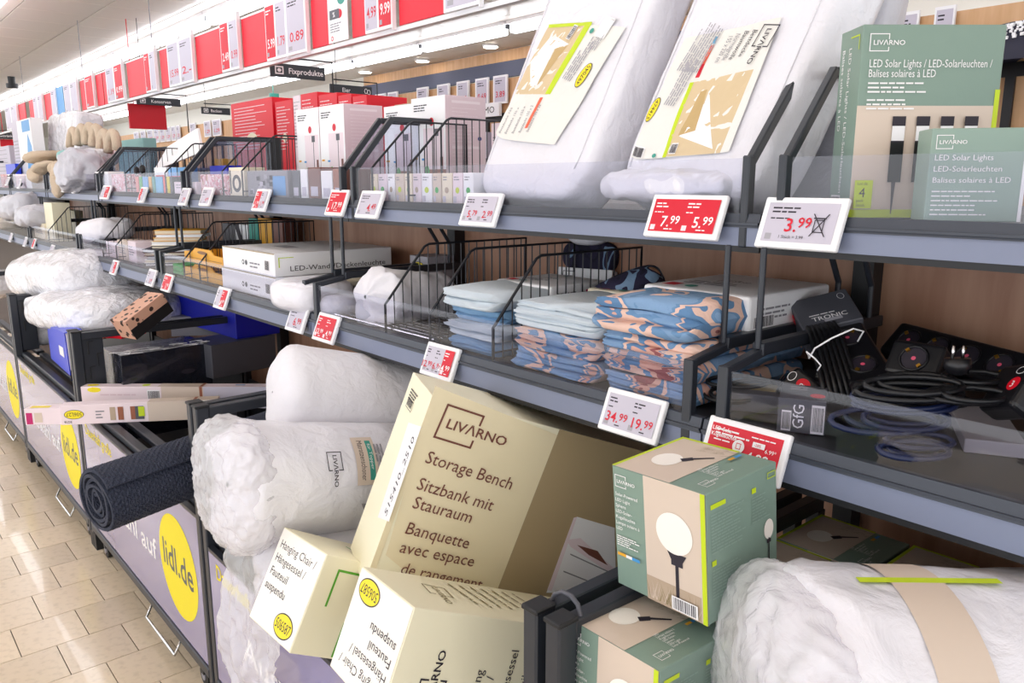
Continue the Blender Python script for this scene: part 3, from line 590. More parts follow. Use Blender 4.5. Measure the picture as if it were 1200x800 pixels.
# ------------------------------------------------------------------ price tags
def ptag(px,py,lev,W,hh,spec,label,tilt=22):
    X=(TXF if lev=='t' else MXF)-.018; c=at(px,py,X=X); A=V((0,-1,0)); T=R(tilt); C=V((math.sin(T),0,math.cos(T))); B=A.cross(C)*-1
    r=thing('price_tag',label,'price tag',c-V((0,0,hh/2)),'electronic price tags on the shelf rails'); N=A.cross(C)
    O=c-A*W/2-C*hh/2; G().fr(O,A*W,C*hh,-N*.010).build('tag_housing','tagwhite',r,bevel=.003,seg=2)
    G().fr(c-N*.010-A*.012-C*.012,A*.024,C*.024,-N*.012).build('rail_clip','dark',r)
    f=plane(O,A,C,N); mg=hh*.12; p=PR(f,r,'screen'); n=len(spec); w0=(W-2*mg)/n
    for k,(bg,pr,w_) in enumerate(spec):
        x=mg+k*w0; p.rect(x,mg,w0+.0002,hh-2*mg,bg); dk='white' if bg=='scrred' else 'ink'; dp='white' if bg=='scrred' else 'pred'
        p.lines(x+w0*.07,hh*.76,w0*.5,2,hh*.075,dk,seed=int(px)+k); p.lines(x+w0*.07,hh*.56,w0*.3,1,hh*.06,dk,seed=int(px)+k+5); p.rect(x+w0*.05,mg*1.3,hh*.13,hh*.12,'midgrey' if bg!='scrred' else 'pinkl')
        if pr:
            if '.' in pr and len(pr)>2:
                i_,d_=pr.split('.'); u=hh*.26*w_; p.text(i_+'.',x+w0*.93-u*.82,hh*.24,u*.72,dp,align='R',bold=True); p.text(d_,x+w0*.93,hh*.24+u*.2,u*.55,dp,align='R',bold=True)
            p.lines(x+w0*.5,hh*.17,w0*.4,1,hh*.06,dk,seed=3)
    p.build(); return r
g_='screen'; r_='scrred'
TG=[(8,212,'t',.085,.075,[(g_,'',1)],'tiny grey tag at the left edge on the upper rail'),(75,218,'t',.07,.075,[(g_,'',1)],'small grey tag on the upper rail left of the beige towel'),(102,220,'t',.07,.075,[(g_,'',1)],'small grey tag on the upper rail right beside the hanging towel') if 0 else (87,219,'t',.06,.075,[(g_,'',1)],'narrow grey tag touching the beige towel on the upper rail'),
(22,215,'t',.07,.075,[(g_,'',1)],'second small grey tag from the left edge on the upper rail'),
(86+37,225,'t',.15,.075,[(g_,'',1),(r_,'0.99',1)],'double tag, grey then red, on the upper rail left of the colourful pens'),
(166,228,'t',.09,.075,[(r_,'1.9',1),(g_,'',1)],'small red and grey tag on the upper rail under the colourful pens'),
(215,230,'t',.09,.075,[(g_,'2.99',1)],'grey tag on the upper rail, left one of the pair at the bay joint'),
(241,230,'t',.105,.075,[(g_,'4.99',1)],'grey tag on the upper rail, right one of the pair at the bay joint'),
(305,234,'t',.105,.078,[(r_,'1.99',1),(g_,'1.99',1)],'half red half grey tag on the upper rail below the wrapped headset'),
(394,237,'t',.105,.078,[(r_,'17.99',1.4)],'red tag reading 17.99 on the upper rail'),
(432,239,'t',.115,.078,[(g_,'4.49',1.4)],'grey tag reading 4.49 on the upper rail'),
(562,245,'t',.128,.078,[(g_,'5.79',1.1),(g_,'2.99',1.1)],'grey tag with two red prices below the left leaning bag'),
(801,253,'t',.155,.078,[(r_,'7.99',1.3),(r_,'5.99',1.3)],'wide red tag reading 7.99 and 5.99 below the right leaning bag'),
(12,278,'m',.075,.068,[(g_,'',1)],'tiny grey tag on the lower rail at the left edge'),(39,285,'m',.06,.068,[(r_,'',1)],'tiny red tag on the lower rail, third from the left edge'),(29,283,'m',.07,.068,[(g_,'',1)],'tiny grey tag on the lower rail, second from the left edge'),
(60,293,'m',.085,.068,[(g_,'',1)],'small grey tag on the lower rail left of a red and grey double'),
(92,301,'m',.15,.07,[(r_,'1.9',1),(g_,'',1)],'double tag, red then grey, on the lower rail below the small pillow'),
(133,313,'m',.09,.07,[(g_,'',1),(r_,'9.9',1)],'small grey and red tag on the lower rail left of the stacked books'),
(176,325,'m',.095,.072,[(g_,'2.99',1)],'grey tag on the lower rail under the stacked books'),
(195,331,'m',.095,.072,[(r_,'1.99',1.2)],'red tag on the lower rail beside the green packs'),
(259,349,'m',.10,.076,[(g_,'',1),(r_,'14.99',1)],'half grey half red tag on the lower rail below the orange crates'),
(347,373,'m',.105,.078,[(g_,'6.99',1.5)],'grey tag reading 6.99 on the lower rail below the wrapped white pillow'),
(381,384,'m',.115,.078,[(r_,'12.99',1),(r_,'4.99',1)],'red tag right beside the 6.99 tag on the lower rail'),
(514,423,'m',.118,.075,[(g_,'12.99',1),(g_,'6.99',1),(r_,'24.99',1)],'tag with two grey fields and a red one below the rolled duvet'),
(739,486,'m',.128,.075,[(g_,'34.99',1.2),(g_,'19.99',1.2)],'large grey tag reading 34.99 and 19.99 below the floral sheets')]
for t in TG: ptag(*t)
r=ptag(937,261,'t',.135,.082,[(g_,'',1)],'large grey tag reading 3.99 with a crossed-out bin symbol'); 
c=at(937,261,X=TXF-.018); A=V((0,-1,0)); T=R(22); C=V((math.sin(T),0,math.cos(T)))
p=PR(plane(c-A*.0675-C*.041,A,C,A.cross(C)),r,'screen_print',.0016); p.text('3.',.046,.026,.021,'pred',bold=True); p.text('99',.066,.033,.016,'pred',bold=True); p.text('1 Stück = 3.99',.04,.015,.005,'ink')
p.frame(.092,.026,.016,.020,.0014,'ink'); p.poly([(.088,.02),(.090,.02),(.114,.055),(.112,.055)],'ink'); p.poly([(.112,.02),(.114,.02),(.090,.055),(.088,.055)],'ink'); p.rect(.09,.047,.020,.002,'ink'); p.build()
r=ptag(870,527,'m',.138,.078,[(r_,'',1)],'large red tag for the round solar lamp half hidden behind its carton')
c=at(870,527,X=MXF-.018); p=PR(plane(c-A*.069-C*.039,A,C,A.cross(C)),r,'screen_print',.0016)
p.text('LED-Solar-',.012,.058,.006,'white',bold=True); p.text('Kugelleuchte',.012,.049,.006,'white',bold=True); p.ell(.062,.042,.010,.010,'white'); p.frame(.058,.038,.008,.009,.001,'pred'); p.rect(.084,.047,.02,.008,'white'); p.text('-28%',.087,.049,.004,'pred'); p.text('6.99*',.106,.043,.006,'white'); p.text('4.99',.078,.024,.015,'white',bold=True); p.lines(.08,.06,.045,1,.004,'white'); p.build()
# ------------------------------------------------------------------ round solar lamp cartons
def lamp_face(p,w,h):          # sand panel with the lamp on its stake
    p.rect(0,0,w,h,'sand',1); p.rect(0,0,w,h*.2,'sandd'); 
    rd=random.Random(2)
    for k in range(26):
        x=w*rd.random(); a=rd.uniform(-.5,.5); L=h*rd.uniform(.08,.2); p.poly([(x,h*.02),(x+.0012,h*.02),(x+a*L+.0006,h*.02+L)],'sand' if k%2 else 'khakid')
def sphere_carton(O,ax,d,label):
    b=Box('solar_lamp_carton',label,'carton',O,ax,d,'sage','round solar lamp cartons'); w,dp,h=d
    p=b.pr('front'); fw_=w*.42; g=plane(b.O,b.a,b.c,-b.b)
    p.rect(w*.36,0,w*.64,h,'sand')
    sp=p.f; 
    p.rect(w*.36,0,w*.58,h*.2,'sandd'); rd=random.Random(2)
    for k in range(40):
        x=w*(.38+.52*rd.random()); a=rd.uniform(-.5,.5); L=h*rd.uniform(.06,.2); p.poly([(x,h*.02),(x+.0013,h*.02),(x+a*L+.0006,h*.02+L)],'sand' if k%2 else 'khakid'); p.k-=.00012
    p.k+=.0002
    p.rect(w*.68,h*.12,w*.035,h*.36,'ink'); p.poly([(w*.6,h*.47),(w*.8,h*.47),(w*.76,h*.41),(w*.64,h*.41)],'ink'); p.rect(w*.64,h*.37,w*.12,h*.05,'ink'); p.ell(w*.68,h*.62,w*.19,h*.16,'ivory',36)
    p.rect(w*.955,0,w*.045,h,'lime'); p.rect(0,0,w,h*.02,'lime') if 0 else None
    p.logo(w*.04,h*.84,h*.1,'white'); p.lines(0,0,0,0,1,'white') if 0 else None
    for k,t in enumerate(('Solar-Powered','LED Light','Sphere','LED-Solar-','Kugelleuchte','Lampe solaire à','LED')): p.text(t,w*.04,h*(.77-.047*k),h*.027,'white')
    p.lines(w*.04,h*.43,w*.27,5,h*.018,'white',seed=5); p.rect(w*.04,h*.27,w*.1,h*.025,'yel2'); p.rect(w*.14,h*.27,w*.07,h*.025,'tagwhite'); p.rect(w*.21,h*.27,w*.09,h*.025,'blueprint')
    p.barcode(w*.66,h*.03,w*.24,h*.09,seed=4); p.build()
    p=b.pr('right'); p.rect(0,0,dp*.0+.001,h,'sagelight'); p.rect(dp*.06,h*.87,dp*.2,h*.035,'lime'); p.lines(dp*.06,h*.82,dp*.5,13,h*.024,'sagelight',seed=6); p.rect(dp*.06,h*.44,dp*.06,h*.04,'lime'); p.lines(dp*.06,h*.40,dp*.5,10,h*.024,'sagelight',seed=7)
    p.rect(dp*.62,h*.84,dp*.06,h*.04,'lime'); p.lines(dp*.62,h*.80,dp*.3,9,h*.024,'sagelight',seed=8); p.ell(dp*.86,h*.5,dp*.07,h*.08,'ivory'); p.rect(dp*.852,h*.14,dp*.016,h*.29,'ink'); p.rect(dp*.83,h*.39,dp*.06,h*.03,'ink'); p.frame(dp*.84,h*.9,dp*.12,h*.05,.0012,'lime'); p.build()
    p=b.pr('top'); p.rect(0,0,w*.64,dp,'sand'); p.rect(0,0,w*.035,dp,'lime'); p.rect(0,dp*.965,w*.64,dp*.035,'lime')
    p.rect(w*.12,dp*.62,0.0001,.0001,'sand'); p.ell(w*.28,dp*.42,w*.13,dp*.16,'ivory',36,.2); p.poly([(w*.36,dp*.5),(w*.42,dp*.60),(w*.47,dp*.55),(w*.42,dp*.46)],'ink'); p.poly([(w*.43,dp*.58),(w*.57,dp*.72),(w*.58,dp*.70),(w*.45,dp*.55)],'ink')
    for k in range(26):
        x=w*(.3+.3*rd.random()); y=dp*(.74+.2*rd.random()); p.poly([(x,y),(x+.012,y+.006),(x+.012,y+.0068)],'khakid'); p.k-=.00012
    p.k+=.0002
    p.logo(w*.93,dp*.12,dp*.1,'white',rot=math.pi/2)
    for k in range(7): p.text(('LED','Lampe solaire à','Kugelleuchte','LED-Solar-','Sphere','LED Light','Solar-Powered')[6-k],w*(.87 if k>2 else .87)-w*.033*k*1.0+.0,dp*.35,h*.022,'white',rot=math.pi/2)
    p.rect(w*.70,dp*.8,w*.03,dp*.1,'blueprint'); p.rect(w*.70,dp*.72,w*.03,dp*.08,'yel2'); p.build(); return b
sphere_carton((.7879,.6855,.9000),((-.0391,-.9982,.0459),(.9976,-.0363,.0586),(-.0568,.0481,.9972)),(.1585,.1502,.1772),'upper green and sand carton of the round solar lamp, standing on another carton')
sphere_carton((.6915,.6908,.7005),((-.0169,-.9998,.0131),(.9993,-.0173,-.032),(.0322,.0125,.9994)),(.1585,.1502,.1762),'lower green and sand carton of the round solar lamp beside the bin post')
# ones lying in the shade further back
for k,(y,x,z) in enumerate(((.66,1.165,.683),(.495,1.165,.683),(.33,1.165,.683),(.66,1.01,.683),(.495,1.01,.683),(.165,1.165,.683))):
    sphere_carton((x,y,z),((0,-1,.0),(1,0,0),(0,0,1)),(.1585,.1502,.1772),'shaded round solar lamp carton deep in the right bin, '+('back row nearest the bin rail','back row second from the rail','back row third from the rail','front row nearest the rail','front row second','back row fourth')[k])
G().box((1.0,-.10,.31),(1.316,.67,.681)).build('crate','cardgrey')
tag(COL.objects['crate'],'dark base crate under the shaded solar lamp cartons','crate')
# ------------------------------------------------------------------ storage bench carton
bn=Box('storage_bench_carton','large cream storage bench carton leaning in the bin','carton',V((.6669,1.2359,.6599))+V((.301,-.1823,.936))*.05,((.8889,-.3019,-.3446),(.3454,.9358,.0711),(.301,-.1823,.936)),(.8,.150,.3935),'cream')
p=bn.pr('front'); k_=bn
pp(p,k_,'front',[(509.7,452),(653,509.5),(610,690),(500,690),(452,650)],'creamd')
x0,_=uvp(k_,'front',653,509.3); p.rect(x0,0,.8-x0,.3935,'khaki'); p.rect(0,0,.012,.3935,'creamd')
pp(p,k_,'front',[(660,640),(676,605),(720,618),(722,695),(640,694)],'tagwhite'); pp(p,k_,'front',[(664,632),(680,630),(722,668),(722,676),(668,640)],'pinkl'); pp(p,k_,'front',[(676,638),(700,645),(712,662),(690,650)],'choc')
pp(p,k_,'front',[(668,648),(720,672),(720,673.5),(668,649.5)],'grey'); pp(p,k_,'front',[(660,668),(715,690),(715,691.5),(660,669.5)],'grey'); pp(p,k_,'front',[(672,606),(676,605),(646,692),(641,690)],'pinkl')
a0=uvp(k_,'front',507,512); a1=uvp(k_,'front',546,524); r0=math.atan2(a1[1]-a0[1],a1[0]-a0[0]); t0=uvp(k_,'front',519,471)
hL=math.hypot(a0[0]-t0[0],a0[1]-t0[1]); p.logo(a0[0],a0[1],hL,'choc',rot=r0)
for st,A_,B_,h in (('Storage Bench',(497,541),(597,573),.026),('Sitzbank mit',(487,572),(575,598),.026),('Stauraum',(482,594),(550,612),.026),('Banquette',(474,624),(547,642),.026),('avec espace',(467,646),(553,663),.026),('de rangement',(468,671),(562,690),.026)): tp(p,k_,'front',st,A_,B_,h*.95,'choc')
p.build()
p=bn.pr('left'); 
def q4(A): return [uvp(bn,'left',*a) for a in A]
p.poly(q4([(479,495),(494,500),(456,611),(443,606)]),'tagwhite'); 
a0=q4([(453,605),(487,512)]); p.text('515410_2510',a0[0][0],a0[0][1],.017,'ink',w=math.hypot(a0[1][0]-a0[0][0],a0[1][1]-a0[0][1])*.98,rot=math.atan2(a0[1][1]-a0[0][1],a0[1][0]-a0[0][0]))
a0=q4([(486,478),(500,462)]); p.frame(.03,.33,.04,.02,.001,'ink'); p.lines(.028,.365,.05,4,.006,'ink',seed=2); p.barcode(.03,.335,.035,.012,bg=None,seed=3); p.build()
# ------------------------------------------------------------------ hanging chair cartons
def hanger(O,ax,d,label,flip):
    b=Box('hanging_chair_carton',label,'carton',O,ax,d,'cream','hanging chair cartons'); w,dp,h=d
    p=b.pr('front'); p.rect(.002,.002,w-.004,h-.004,'ivory'); T=('Hanging Chair /','Hängesessel /','Fauteuil','suspendu'); W_=(.8,.68,.4,.46)
    for k in range(4):
        if not flip: p.text(T[k],w*.08,h*(.80-.145*k),h*.085,'ink',w=w*W_[k])
        else: p.text(T[k],w*.92,h*(.20+.145*k),h*.085,'ink',w=w*W_[k],rot=math.pi)
    if not flip: oval(p,w*.72,h*.16,w*.2,h*.12,'506587')
    else: oval(p,w*.27,h*.84,w*.2,h*.12,'506587',math.pi)
    p.build(); p=b.pr('right')
    if not flip: p.frame(.035,h*.55,.25,h*.35,.004,'limegreen') if 0 else (p.rect(.035,h*.86,.15,.0045,'limegreen'),p.rect(.035,h*.5,.0045,h*.36,'limegreen'),p.rect(.09,h*.02,.03,h*.36,'limegreen'),p.text('IT/CH/MT',.112,h*.04,.014,'ink',rot=math.pi/2,w=h*.32))
    else:
        p.logo(.10,h*.06,.05,'ink',rot=math.pi/2)
        for k,(t,x) in enumerate((('Hanging',.165),('Chair /',.19),('Hängesessel',.225),('Fauteuil',.262),('suspendu',.295))): p.text(t,x,h*.1,.016,'ink',rot=math.pi/2)
        for k in range(6): p.lines(.32+.016*k,h*.1,h*.75,1,.01,'grey',seed=k,rot=math.pi/2)
    p.build(); p=b.pr('top')
    if flip:
        p.logo(w*.28,.09,.045,'khakid',rot=-.2) 
        for k in range(7): p.lines(w*.15,.16+.025*k,w*.7,1,.01,'khakid',seed=k+9)
    else: p.rect(w*.3,.12,w*.5,.004,'limegreen')
    p.build(); return b
hanger((.5508,1.4658,.5885),((-.0104,-.9979,.0632),(.8755,-.0396,-.4815),(.4831,.0503,.8741)),(.1935,.45,.1887),'cream hanging chair carton with its yellow number oval at the bottom, left one',False)
hanger((.5487,1.112,.6563),((-.1061,-.9917,.073),(.9033,-.1268,-.4098),(.4156,.0225,.9093)),(.193,.45,.1728),'cream hanging chair carton turned upside down with its yellow oval on top',True)
# ------------------------------------------------------------------ white rolls in the near bin
SLATE='cardgrey'
r,fn,(p0,p1,L,s_,u_,ax_)=roll('mattress_roll','white rolled mattress topper in crumpled film with a green and beige label','rolled bedding','bagwhite',(.575,1.615,.822),(1.22,1.61,.70),.132,.125,seed=2,capamp=.03,amp=.003,fq=8)
f=lambda x,y,o=0:(lambda A:p0+ax_*x+(s_*math.cos(A)+u_*math.sin(A))*(.1345+o))(a0_+y/.13)
Aim=at(400,520,Y=1.5); vv=(CAM-(p0+ax_*.3)); a0_=math.atan2(vv.dot(u_),vv.dot(s_)); flip=1
p=PR(f,r,'printed_label',.002); 
def cyl_print(p):
    p.rect(.245,-.02,.055,.11,'sand',6); p.text('Matratzenschoner',.257,.08,.014,'ink',rot=-math.pi/2,w=.09); p.rect(.278,-.01,.014,.09,'teal',6); p.text('für Topper',.282,.072,.008,'white',rot=-math.pi/2,w=.06)
    p.logo(.175,.055,.036,'ink',rot=-math.pi/2); p.lines(.315,.07,.06,3,.009,'grey',seed=2,rot=-math.pi/2); p.rect(.325,-.01,.018,.018,'grey',3); p.poly([(.27,-.075),(.28,-.06),(.26,-.06)],'grey')
SG=1 if (s_*math.cos(a0_+.1)+u_*math.sin(a0_+.1)).z>(s_*math.cos(a0_)+u_*math.sin(a0_)).z else -1
f2=f; p.f=lambda x,y,o=0:(lambda A:p0+ax_*x+(s_*math.cos(A)+u_*math.sin(A))*(.1345+o))(a0_+SG*(y)/.13); cyl_print(p); p.build()
def crumple(c,ax,half,seed,par,nm='film_wrap',m='film',amp=.02): o,_=soft(nm,None,None,m,c,ax,half,parent=par,n=44,e=2.6,amp=amp*.8,freq=30,seed=seed,rid=.85); return o
crumple((.60,1.62,.815),AIS,(.138,.06,.142),5,r,amp=.016)
# loose end of the wrap hanging over the bin front
g=G(); rd=random.Random(3)
def hang_f(u,v):
    y=1.72-.36*u*(1-.25*v); z=.72-.40*v-.04*math.sin(u*3.1)*v; x=.60-.03*math.sin(v*2.5)+.05*(1-v)**2
    n=ridge(V((u*3.2,v*3.6,1.7)),3)*.022; return V((x+n-.02,y+.5*n,z+.012*math.sin(u*9)*v))
g.grid(hang_f,40,40); hp=g.build('hanging_film','film',r,True)
r,fn,(q0,q1,L,s2,u2,ax2)=roll('pillow_roll','plain white bolster-like roll lying on top of the wrapped mattress roll','rolled bedding','cloth',(.77,1.80,.955),(1.40,1.66,.83),.118,.10,seed=6,capamp=.012,amp=.004,fq=7,endround=.5)
roll('mattress_roll_lower','third white roll underneath, mostly covered by hanging film','rolled bedding','bagwhite',(.64,1.56,.60),(1.22,1.55,.52),.10,.10,seed=9,capamp=.02)
# big roll in the right corner
r,fn,(p0,p1,L,s_,u_,ax_)=roll('duvet_roll','big white wrapped roll with a beige band in the bottom right corner','rolled bedding','bagwhite',(.75,.43,.835),(1.30,-.05,.83),.180,.180,seed=12,capamp=.028,amp=.004,fq=7,nt=80,ns=34,endround=.4)
vv=(CAM-(p0+ax_*.3)); a0_=math.atan2(vv.dot(u_),vv.dot(s_)); RR=.1840
def ringf(x,y,o=0): A=y/RR; return p0+ax_*x+(s_*math.cos(A)+u_*math.sin(A))*(RR+o)
g=G().use('sand'); g.grid(lambda u,v:ringf(.125+.06*v+.01*math.sin(u*5),u*6.283*RR,.0015),60,3,True); g.build('beige_band',None,r,True)
g=G().use('lime'); g.grid(lambda u,v:ringf(.10+.16*u,math.pi/2*RR*(1)+.012*v,.0015),10,1); g.build('lime_strip',None,r,True)
crumple(p0+ax_*.03,(s_,u_,ax_),(.172,.172,.06),15,r,amp=.014)
# ------------------------------------------------------------------ dark grey rolled mat
a=at(113,588,Z=.675); b=at(232,545,Z=.69); b=a+(b-a).normalized()*.72; axm=(b-a).normalized(); sm=axm.cross(V((0,0,1))).normalized(); um=sm.cross(axm)
r=thing('rolled_mat','dark grey woven mat rolled up and sticking out over the aisle','rolled mat',(a+b)/2-V((0,0,.07)))
pts=[]; T=5.2
for k in range(221):
    t=k/220*T; rr=.018+.0125*t*(1+.02*math.sin(t*5)); A=-t*6.28318+1.9; pts.append((math.cos(A)*rr,math.sin(A)*rr))
g=G(); N=len(pts); th=.0042
vs=[]; 
for e in (0,1):
    for k,(x,y) in enumerate(pts):
        n=V((x,y)).normalized(); j=(0.004*math.sin(k*.21)) if e==0 else 0
        for q in (1,-1): vs.append((a+axm*j if e==0 else b)+sm*(x+n.x*th*q)+um*(y+n.y*th*q))
fs=[]
for k in range(N-1):
    i=2*k; j=2*N+2*k
    fs+=[(i,i+2,j+2,j),(i+1,j+1,j+3,i+3),(i,i+1,i+3,i+2),(j,j+2,j+3,j+1)]
fs+=[(0,2*N,2*N+1,1),(2*N-2,2*N-1,4*N-1,4*N-2)]
g.add(vs,fs); g.build('mat_spiral','matgrey',r,True,ang=50)
# woven nubs on the outer turn
g=G(); rr=.018+.0125*T+.0036
for i in range(44):
    for j in range(30):
        A=j/30*6.28318+(i%2)*.105; x=.006+i*.0085
        if x>.4: continue
        tt=(1.9-A)/6.28318; tt+=math.floor(T-tt); rq=.018+.0125*tt*(1+.02*math.sin(tt*5))+th; c=a+axm*x+(sm*math.cos(A)+um*math.sin(A))*rq; t=(-sm*math.sin(A)+um*math.cos(A)); n=(sm*math.cos(A)+um*math.sin(A))
        g.add([c-axm*.0035-t*.006,c+axm*.0035-t*.005,c+axm*.0035+t*.006,c-axm*.0035+t*.005,c+n*.003],[(0,1,4),(1,2,4),(2,3,4),(3,0,4)])
o=g.build('woven_nubs','matgrey',r); o['kind']='stuff'
# ------------------------------------------------------------------ long thin cartons
def longbox(L_,R_,Z,hh,dep,label,m='pinkl'):
    b=boxb('long_carton',label,'carton',L_,R_,Z,dep,hh,m,'long thin cartons across the bin'); return b
b=longbox((72,498),(256,490),.60,.072,.05,'long white carton with a yellow number oval, across the bin in front'); w,h=b.d[0],b.d[2]
p=b.pr('front'); p.rect(w*.55,0,w*.45,h,'sand'); oval(p,w*.085,h*.52,w*.062,h*.24,'506L27',math.pi); p.text('9LDE',w*.02,h*.08,h*.12,'ink'); p.lines(w*.22,h*.6,w*.06,3,h*.16,'grey'); 
for x in (.31,.36,.44,.49): p.rect(w*x,h*.15,w*.035,h*.68,('brownish','cardgrey','pinkl','sandd')[int(x*100)%4]); 
p.rect(w*.47,h*.15,w*.05,h*.68,'cardgrey'); p.rect(w*.49,h*.3,w*.04,h*.5,'lime'); p.rect(w*.84,0,w*.02,h,'brownish'); p.rect(w*.86,0,w*.14,h,'ivory'); p.build()
p=b.pr('top'); p.rect(w*.55,0,w*.45,b.d[1],'sand'); p.rect(w*.84,0,w*.02,b.d[1],'brownish'); p.build()
b=longbox((97,478),(320,478),.60,.085,.05,'long pale carton with a barcode, lying behind the front one'); w,h=b.d[0],b.d[2]
p=b.pr('front'); p.rect(w*.42,0,w*.58,h,'sand'); p.ell(w*.07,h*.86,w*.035,h*.12,'yellow'); p.lines(w*.1,h*.6,w*.2,1,h*.14,'pinkbox'); p.barcode(w*.35,h*.3,w*.06,h*.5); p.rect(w*.62,0,w*.015,h,'brownish'); p.rect(w*.64,0,w*.36,h,'screen'); p.build()
p=b.pr('top'); p.rect(w*.4,0,w*.24,b.d[1],'sand'); p.ell(w*.05,b.d[1]*.5,w*.03,b.d[1]*.3,'yellow'); p.ell(w*.33,b.d[1]*.5,w*.02,b.d[1]*.3,'lime'); p.rect(w*.62,0,w*.015,b.d[1],'brownish'); p.rect(w*.8,b.d[1]*.4,w*.05,b.d[1]*.2,'blueprint'); p.build()
b=longbox((30,498),(76,497),.60,.06,.06,'short end of a long white carton with a magenta patch, furthest out over the aisle'); w,h=b.d[0],b.d[2]
p=b.pr('front'); p.rect(w*.04,h*.05,w*.16,h*.7,'magenta'); p.rect(w*.25,h*.15,w*.2,h*.6,'sand'); p.build(); p=b.pr('top'); p.rect(w*.1,b.d[1]*.2,w*.5,b.d[1]*.4,'yellow'); p.build()
# ------------------------------------------------------------------ goods in the middle bins
b=boxz('wrapped_black_box','glossy black carton shrink-wrapped in film behind the long cartons','carton',(141,417),(246,402),.80,.22,.34,'darkfilm'); w,dp,h=b.d
p=b.pr('front'); p.rect(w*.03,h*.05,w*.94,h*.85,'deepblue') if 0 else p.ell(w*.72,h*.7,w*.08,h*.03,'ink'); p.rect(w*.04,h*.42,w*.8,h*.01,'cardgrey'); p.build()
rd=random.Random(5); g=G()
for k in range(26):
    q=b.O+b.a*w*rd.random()+b.c*(h+.003)+b.b*dp*rd.random()*.3; g.tube([q,q+b.a*rd.uniform(-.05,.05)+b.b*rd.uniform(-.02,.03),q+b.a*rd.uniform(-.08,.08)+b.b*.02],.0012,4)
o=g.build('film_folds','white',b.r); o['kind']='stuff'
b=boxz('grey_carton','flat grey carton behind the black wrapped box','carton',(247,405),(322,392),.80,.2,.14,'cardgrey')
b=boxz('blue_carton','deep blue carton in the shade under the orange crates','carton',(199,343),(275,362),.93,.2,.13,'deepblue')
b=boxz('low_grey_carton','low grey carton under the deep blue one','carton',(199,372),(318,368),.84,.2,.09,'grey')
b=boxz('speckled_box','pink speckled flat box standing beside the blue folder','box',(95,373),(146,369),.87,.10,.10,'terrazzo','pink speckled boxes')
P0=at(152,386,X=.82); P1=at(196,352,X=.98); A=(P1-P0).normalized(); B=V((-A.y,A.x,0)).normalized(); C=A.cross(B); b=Box('speckled_box','pink speckled box tilted up against the bin side','box',P0-C*.05,(A,B,C),((P1-P0).length,.1,.085),'terrazzo2','pink speckled boxes'); p=b.pr('front'); p.rect(0,0,b.d[0],.045,'darker'); p.build()
b=boxz('red_tray','flat red tray lying under the pink speckled box','tray',(95,388),(142,392),.80,.14,.02,'red')
# blue folder
A0=at(56,383,X=.74); B0=at(80,452,X=.72); A=at(95,378,X=.69)
fo=thing('blue_folder','bright blue cardboard file holder with a white inside, tilted in the bin','folder',(A0+B0)/2-V((0,0,.1)))
P=[at(55,382,X=.74),at(75,391,X=.70),at(82,440,X=.70),at(60,420,X=.74)]; Q=[at(95,386,X=.76),at(84,446,X=.74)]; K=[at(72,380,X=.82)]
g=G(); n_=(P[1]-P[0]).cross(P[3]-P[0]).normalized()*.004; g.prism(P,n_); g.build('spine_panel','blue',fo)
g=G(); n_=V((.0,.004,0)); g.prism([P[1],Q[0],Q[1],P[2]],n_); g.build('inner_panel','screen',fo)
g=G(); g.prism([P[0],P[1],Q[0],K[0]],V((0,0,.004))); g.build('top_panel','blue',fo)
G().prism([Q[0],Q[0]+V((.004,0,.0)),Q[1]+V((.004,0,0)),Q[1]],(0,.006,0)).build('blue_edge','blue',fo)
lp=[P[0].lerp(P[1],.62).lerp(P[3].lerp(P[2],.62),.38),P[0].lerp(P[1],.85).lerp(P[3].lerp(P[2],.85),.38),P[0].lerp(P[1],.85).lerp(P[3].lerp(P[2],.85),.62),P[0].lerp(P[1],.62).lerp(P[3].lerp(P[2],.62),.62)]
G().prism(lp,V((-.0015,-.001,0))).build('spine_label','white',fo)
# big white sacks further along
def bag(name,label,cat,m,px,py,X,half,yaw=-1.57,lean=0,rl=0,group=None,seed=1,Z=None,**k):
    c=at(px,py,X=X); return soft(name,label,cat,m,c,yax(yaw,lean,rl),half,group,seed=seed,**k)
bag('white_sack','large white bedding sack with a small blue mark, under the lower shelf far left','sack','filmwhite',95,322,1.0,(.46,.26,.13),-1.45,0,.08,'white bedding sacks',3,n=30,e=4.5,amp=.035,freq=5,pil=.35)
bag('white_sack','large white bedding sack lying below the other behind the bin rail','sack','filmwhite',120,362,.97,(.44,.25,.10),-1.45,0,.05,'white bedding sacks',4,n=30,e=4.5,amp=.03,freq=6,pil=.3)
bag('white_sack','white sack at the very left edge below the lower shelf','sack','filmwhite',4,332,1.0,(.3,.25,.10),-1.5,0,0,'white bedding sacks',5,n=16,e=3,amp=.02,pil=.3)
bag('white_package','small crumpled white package behind the blue folder','package','filmwhite',50,388,.80,(.05,.05,.07),-1.5,0,0,None,8,n=10,e=3,amp=.01)
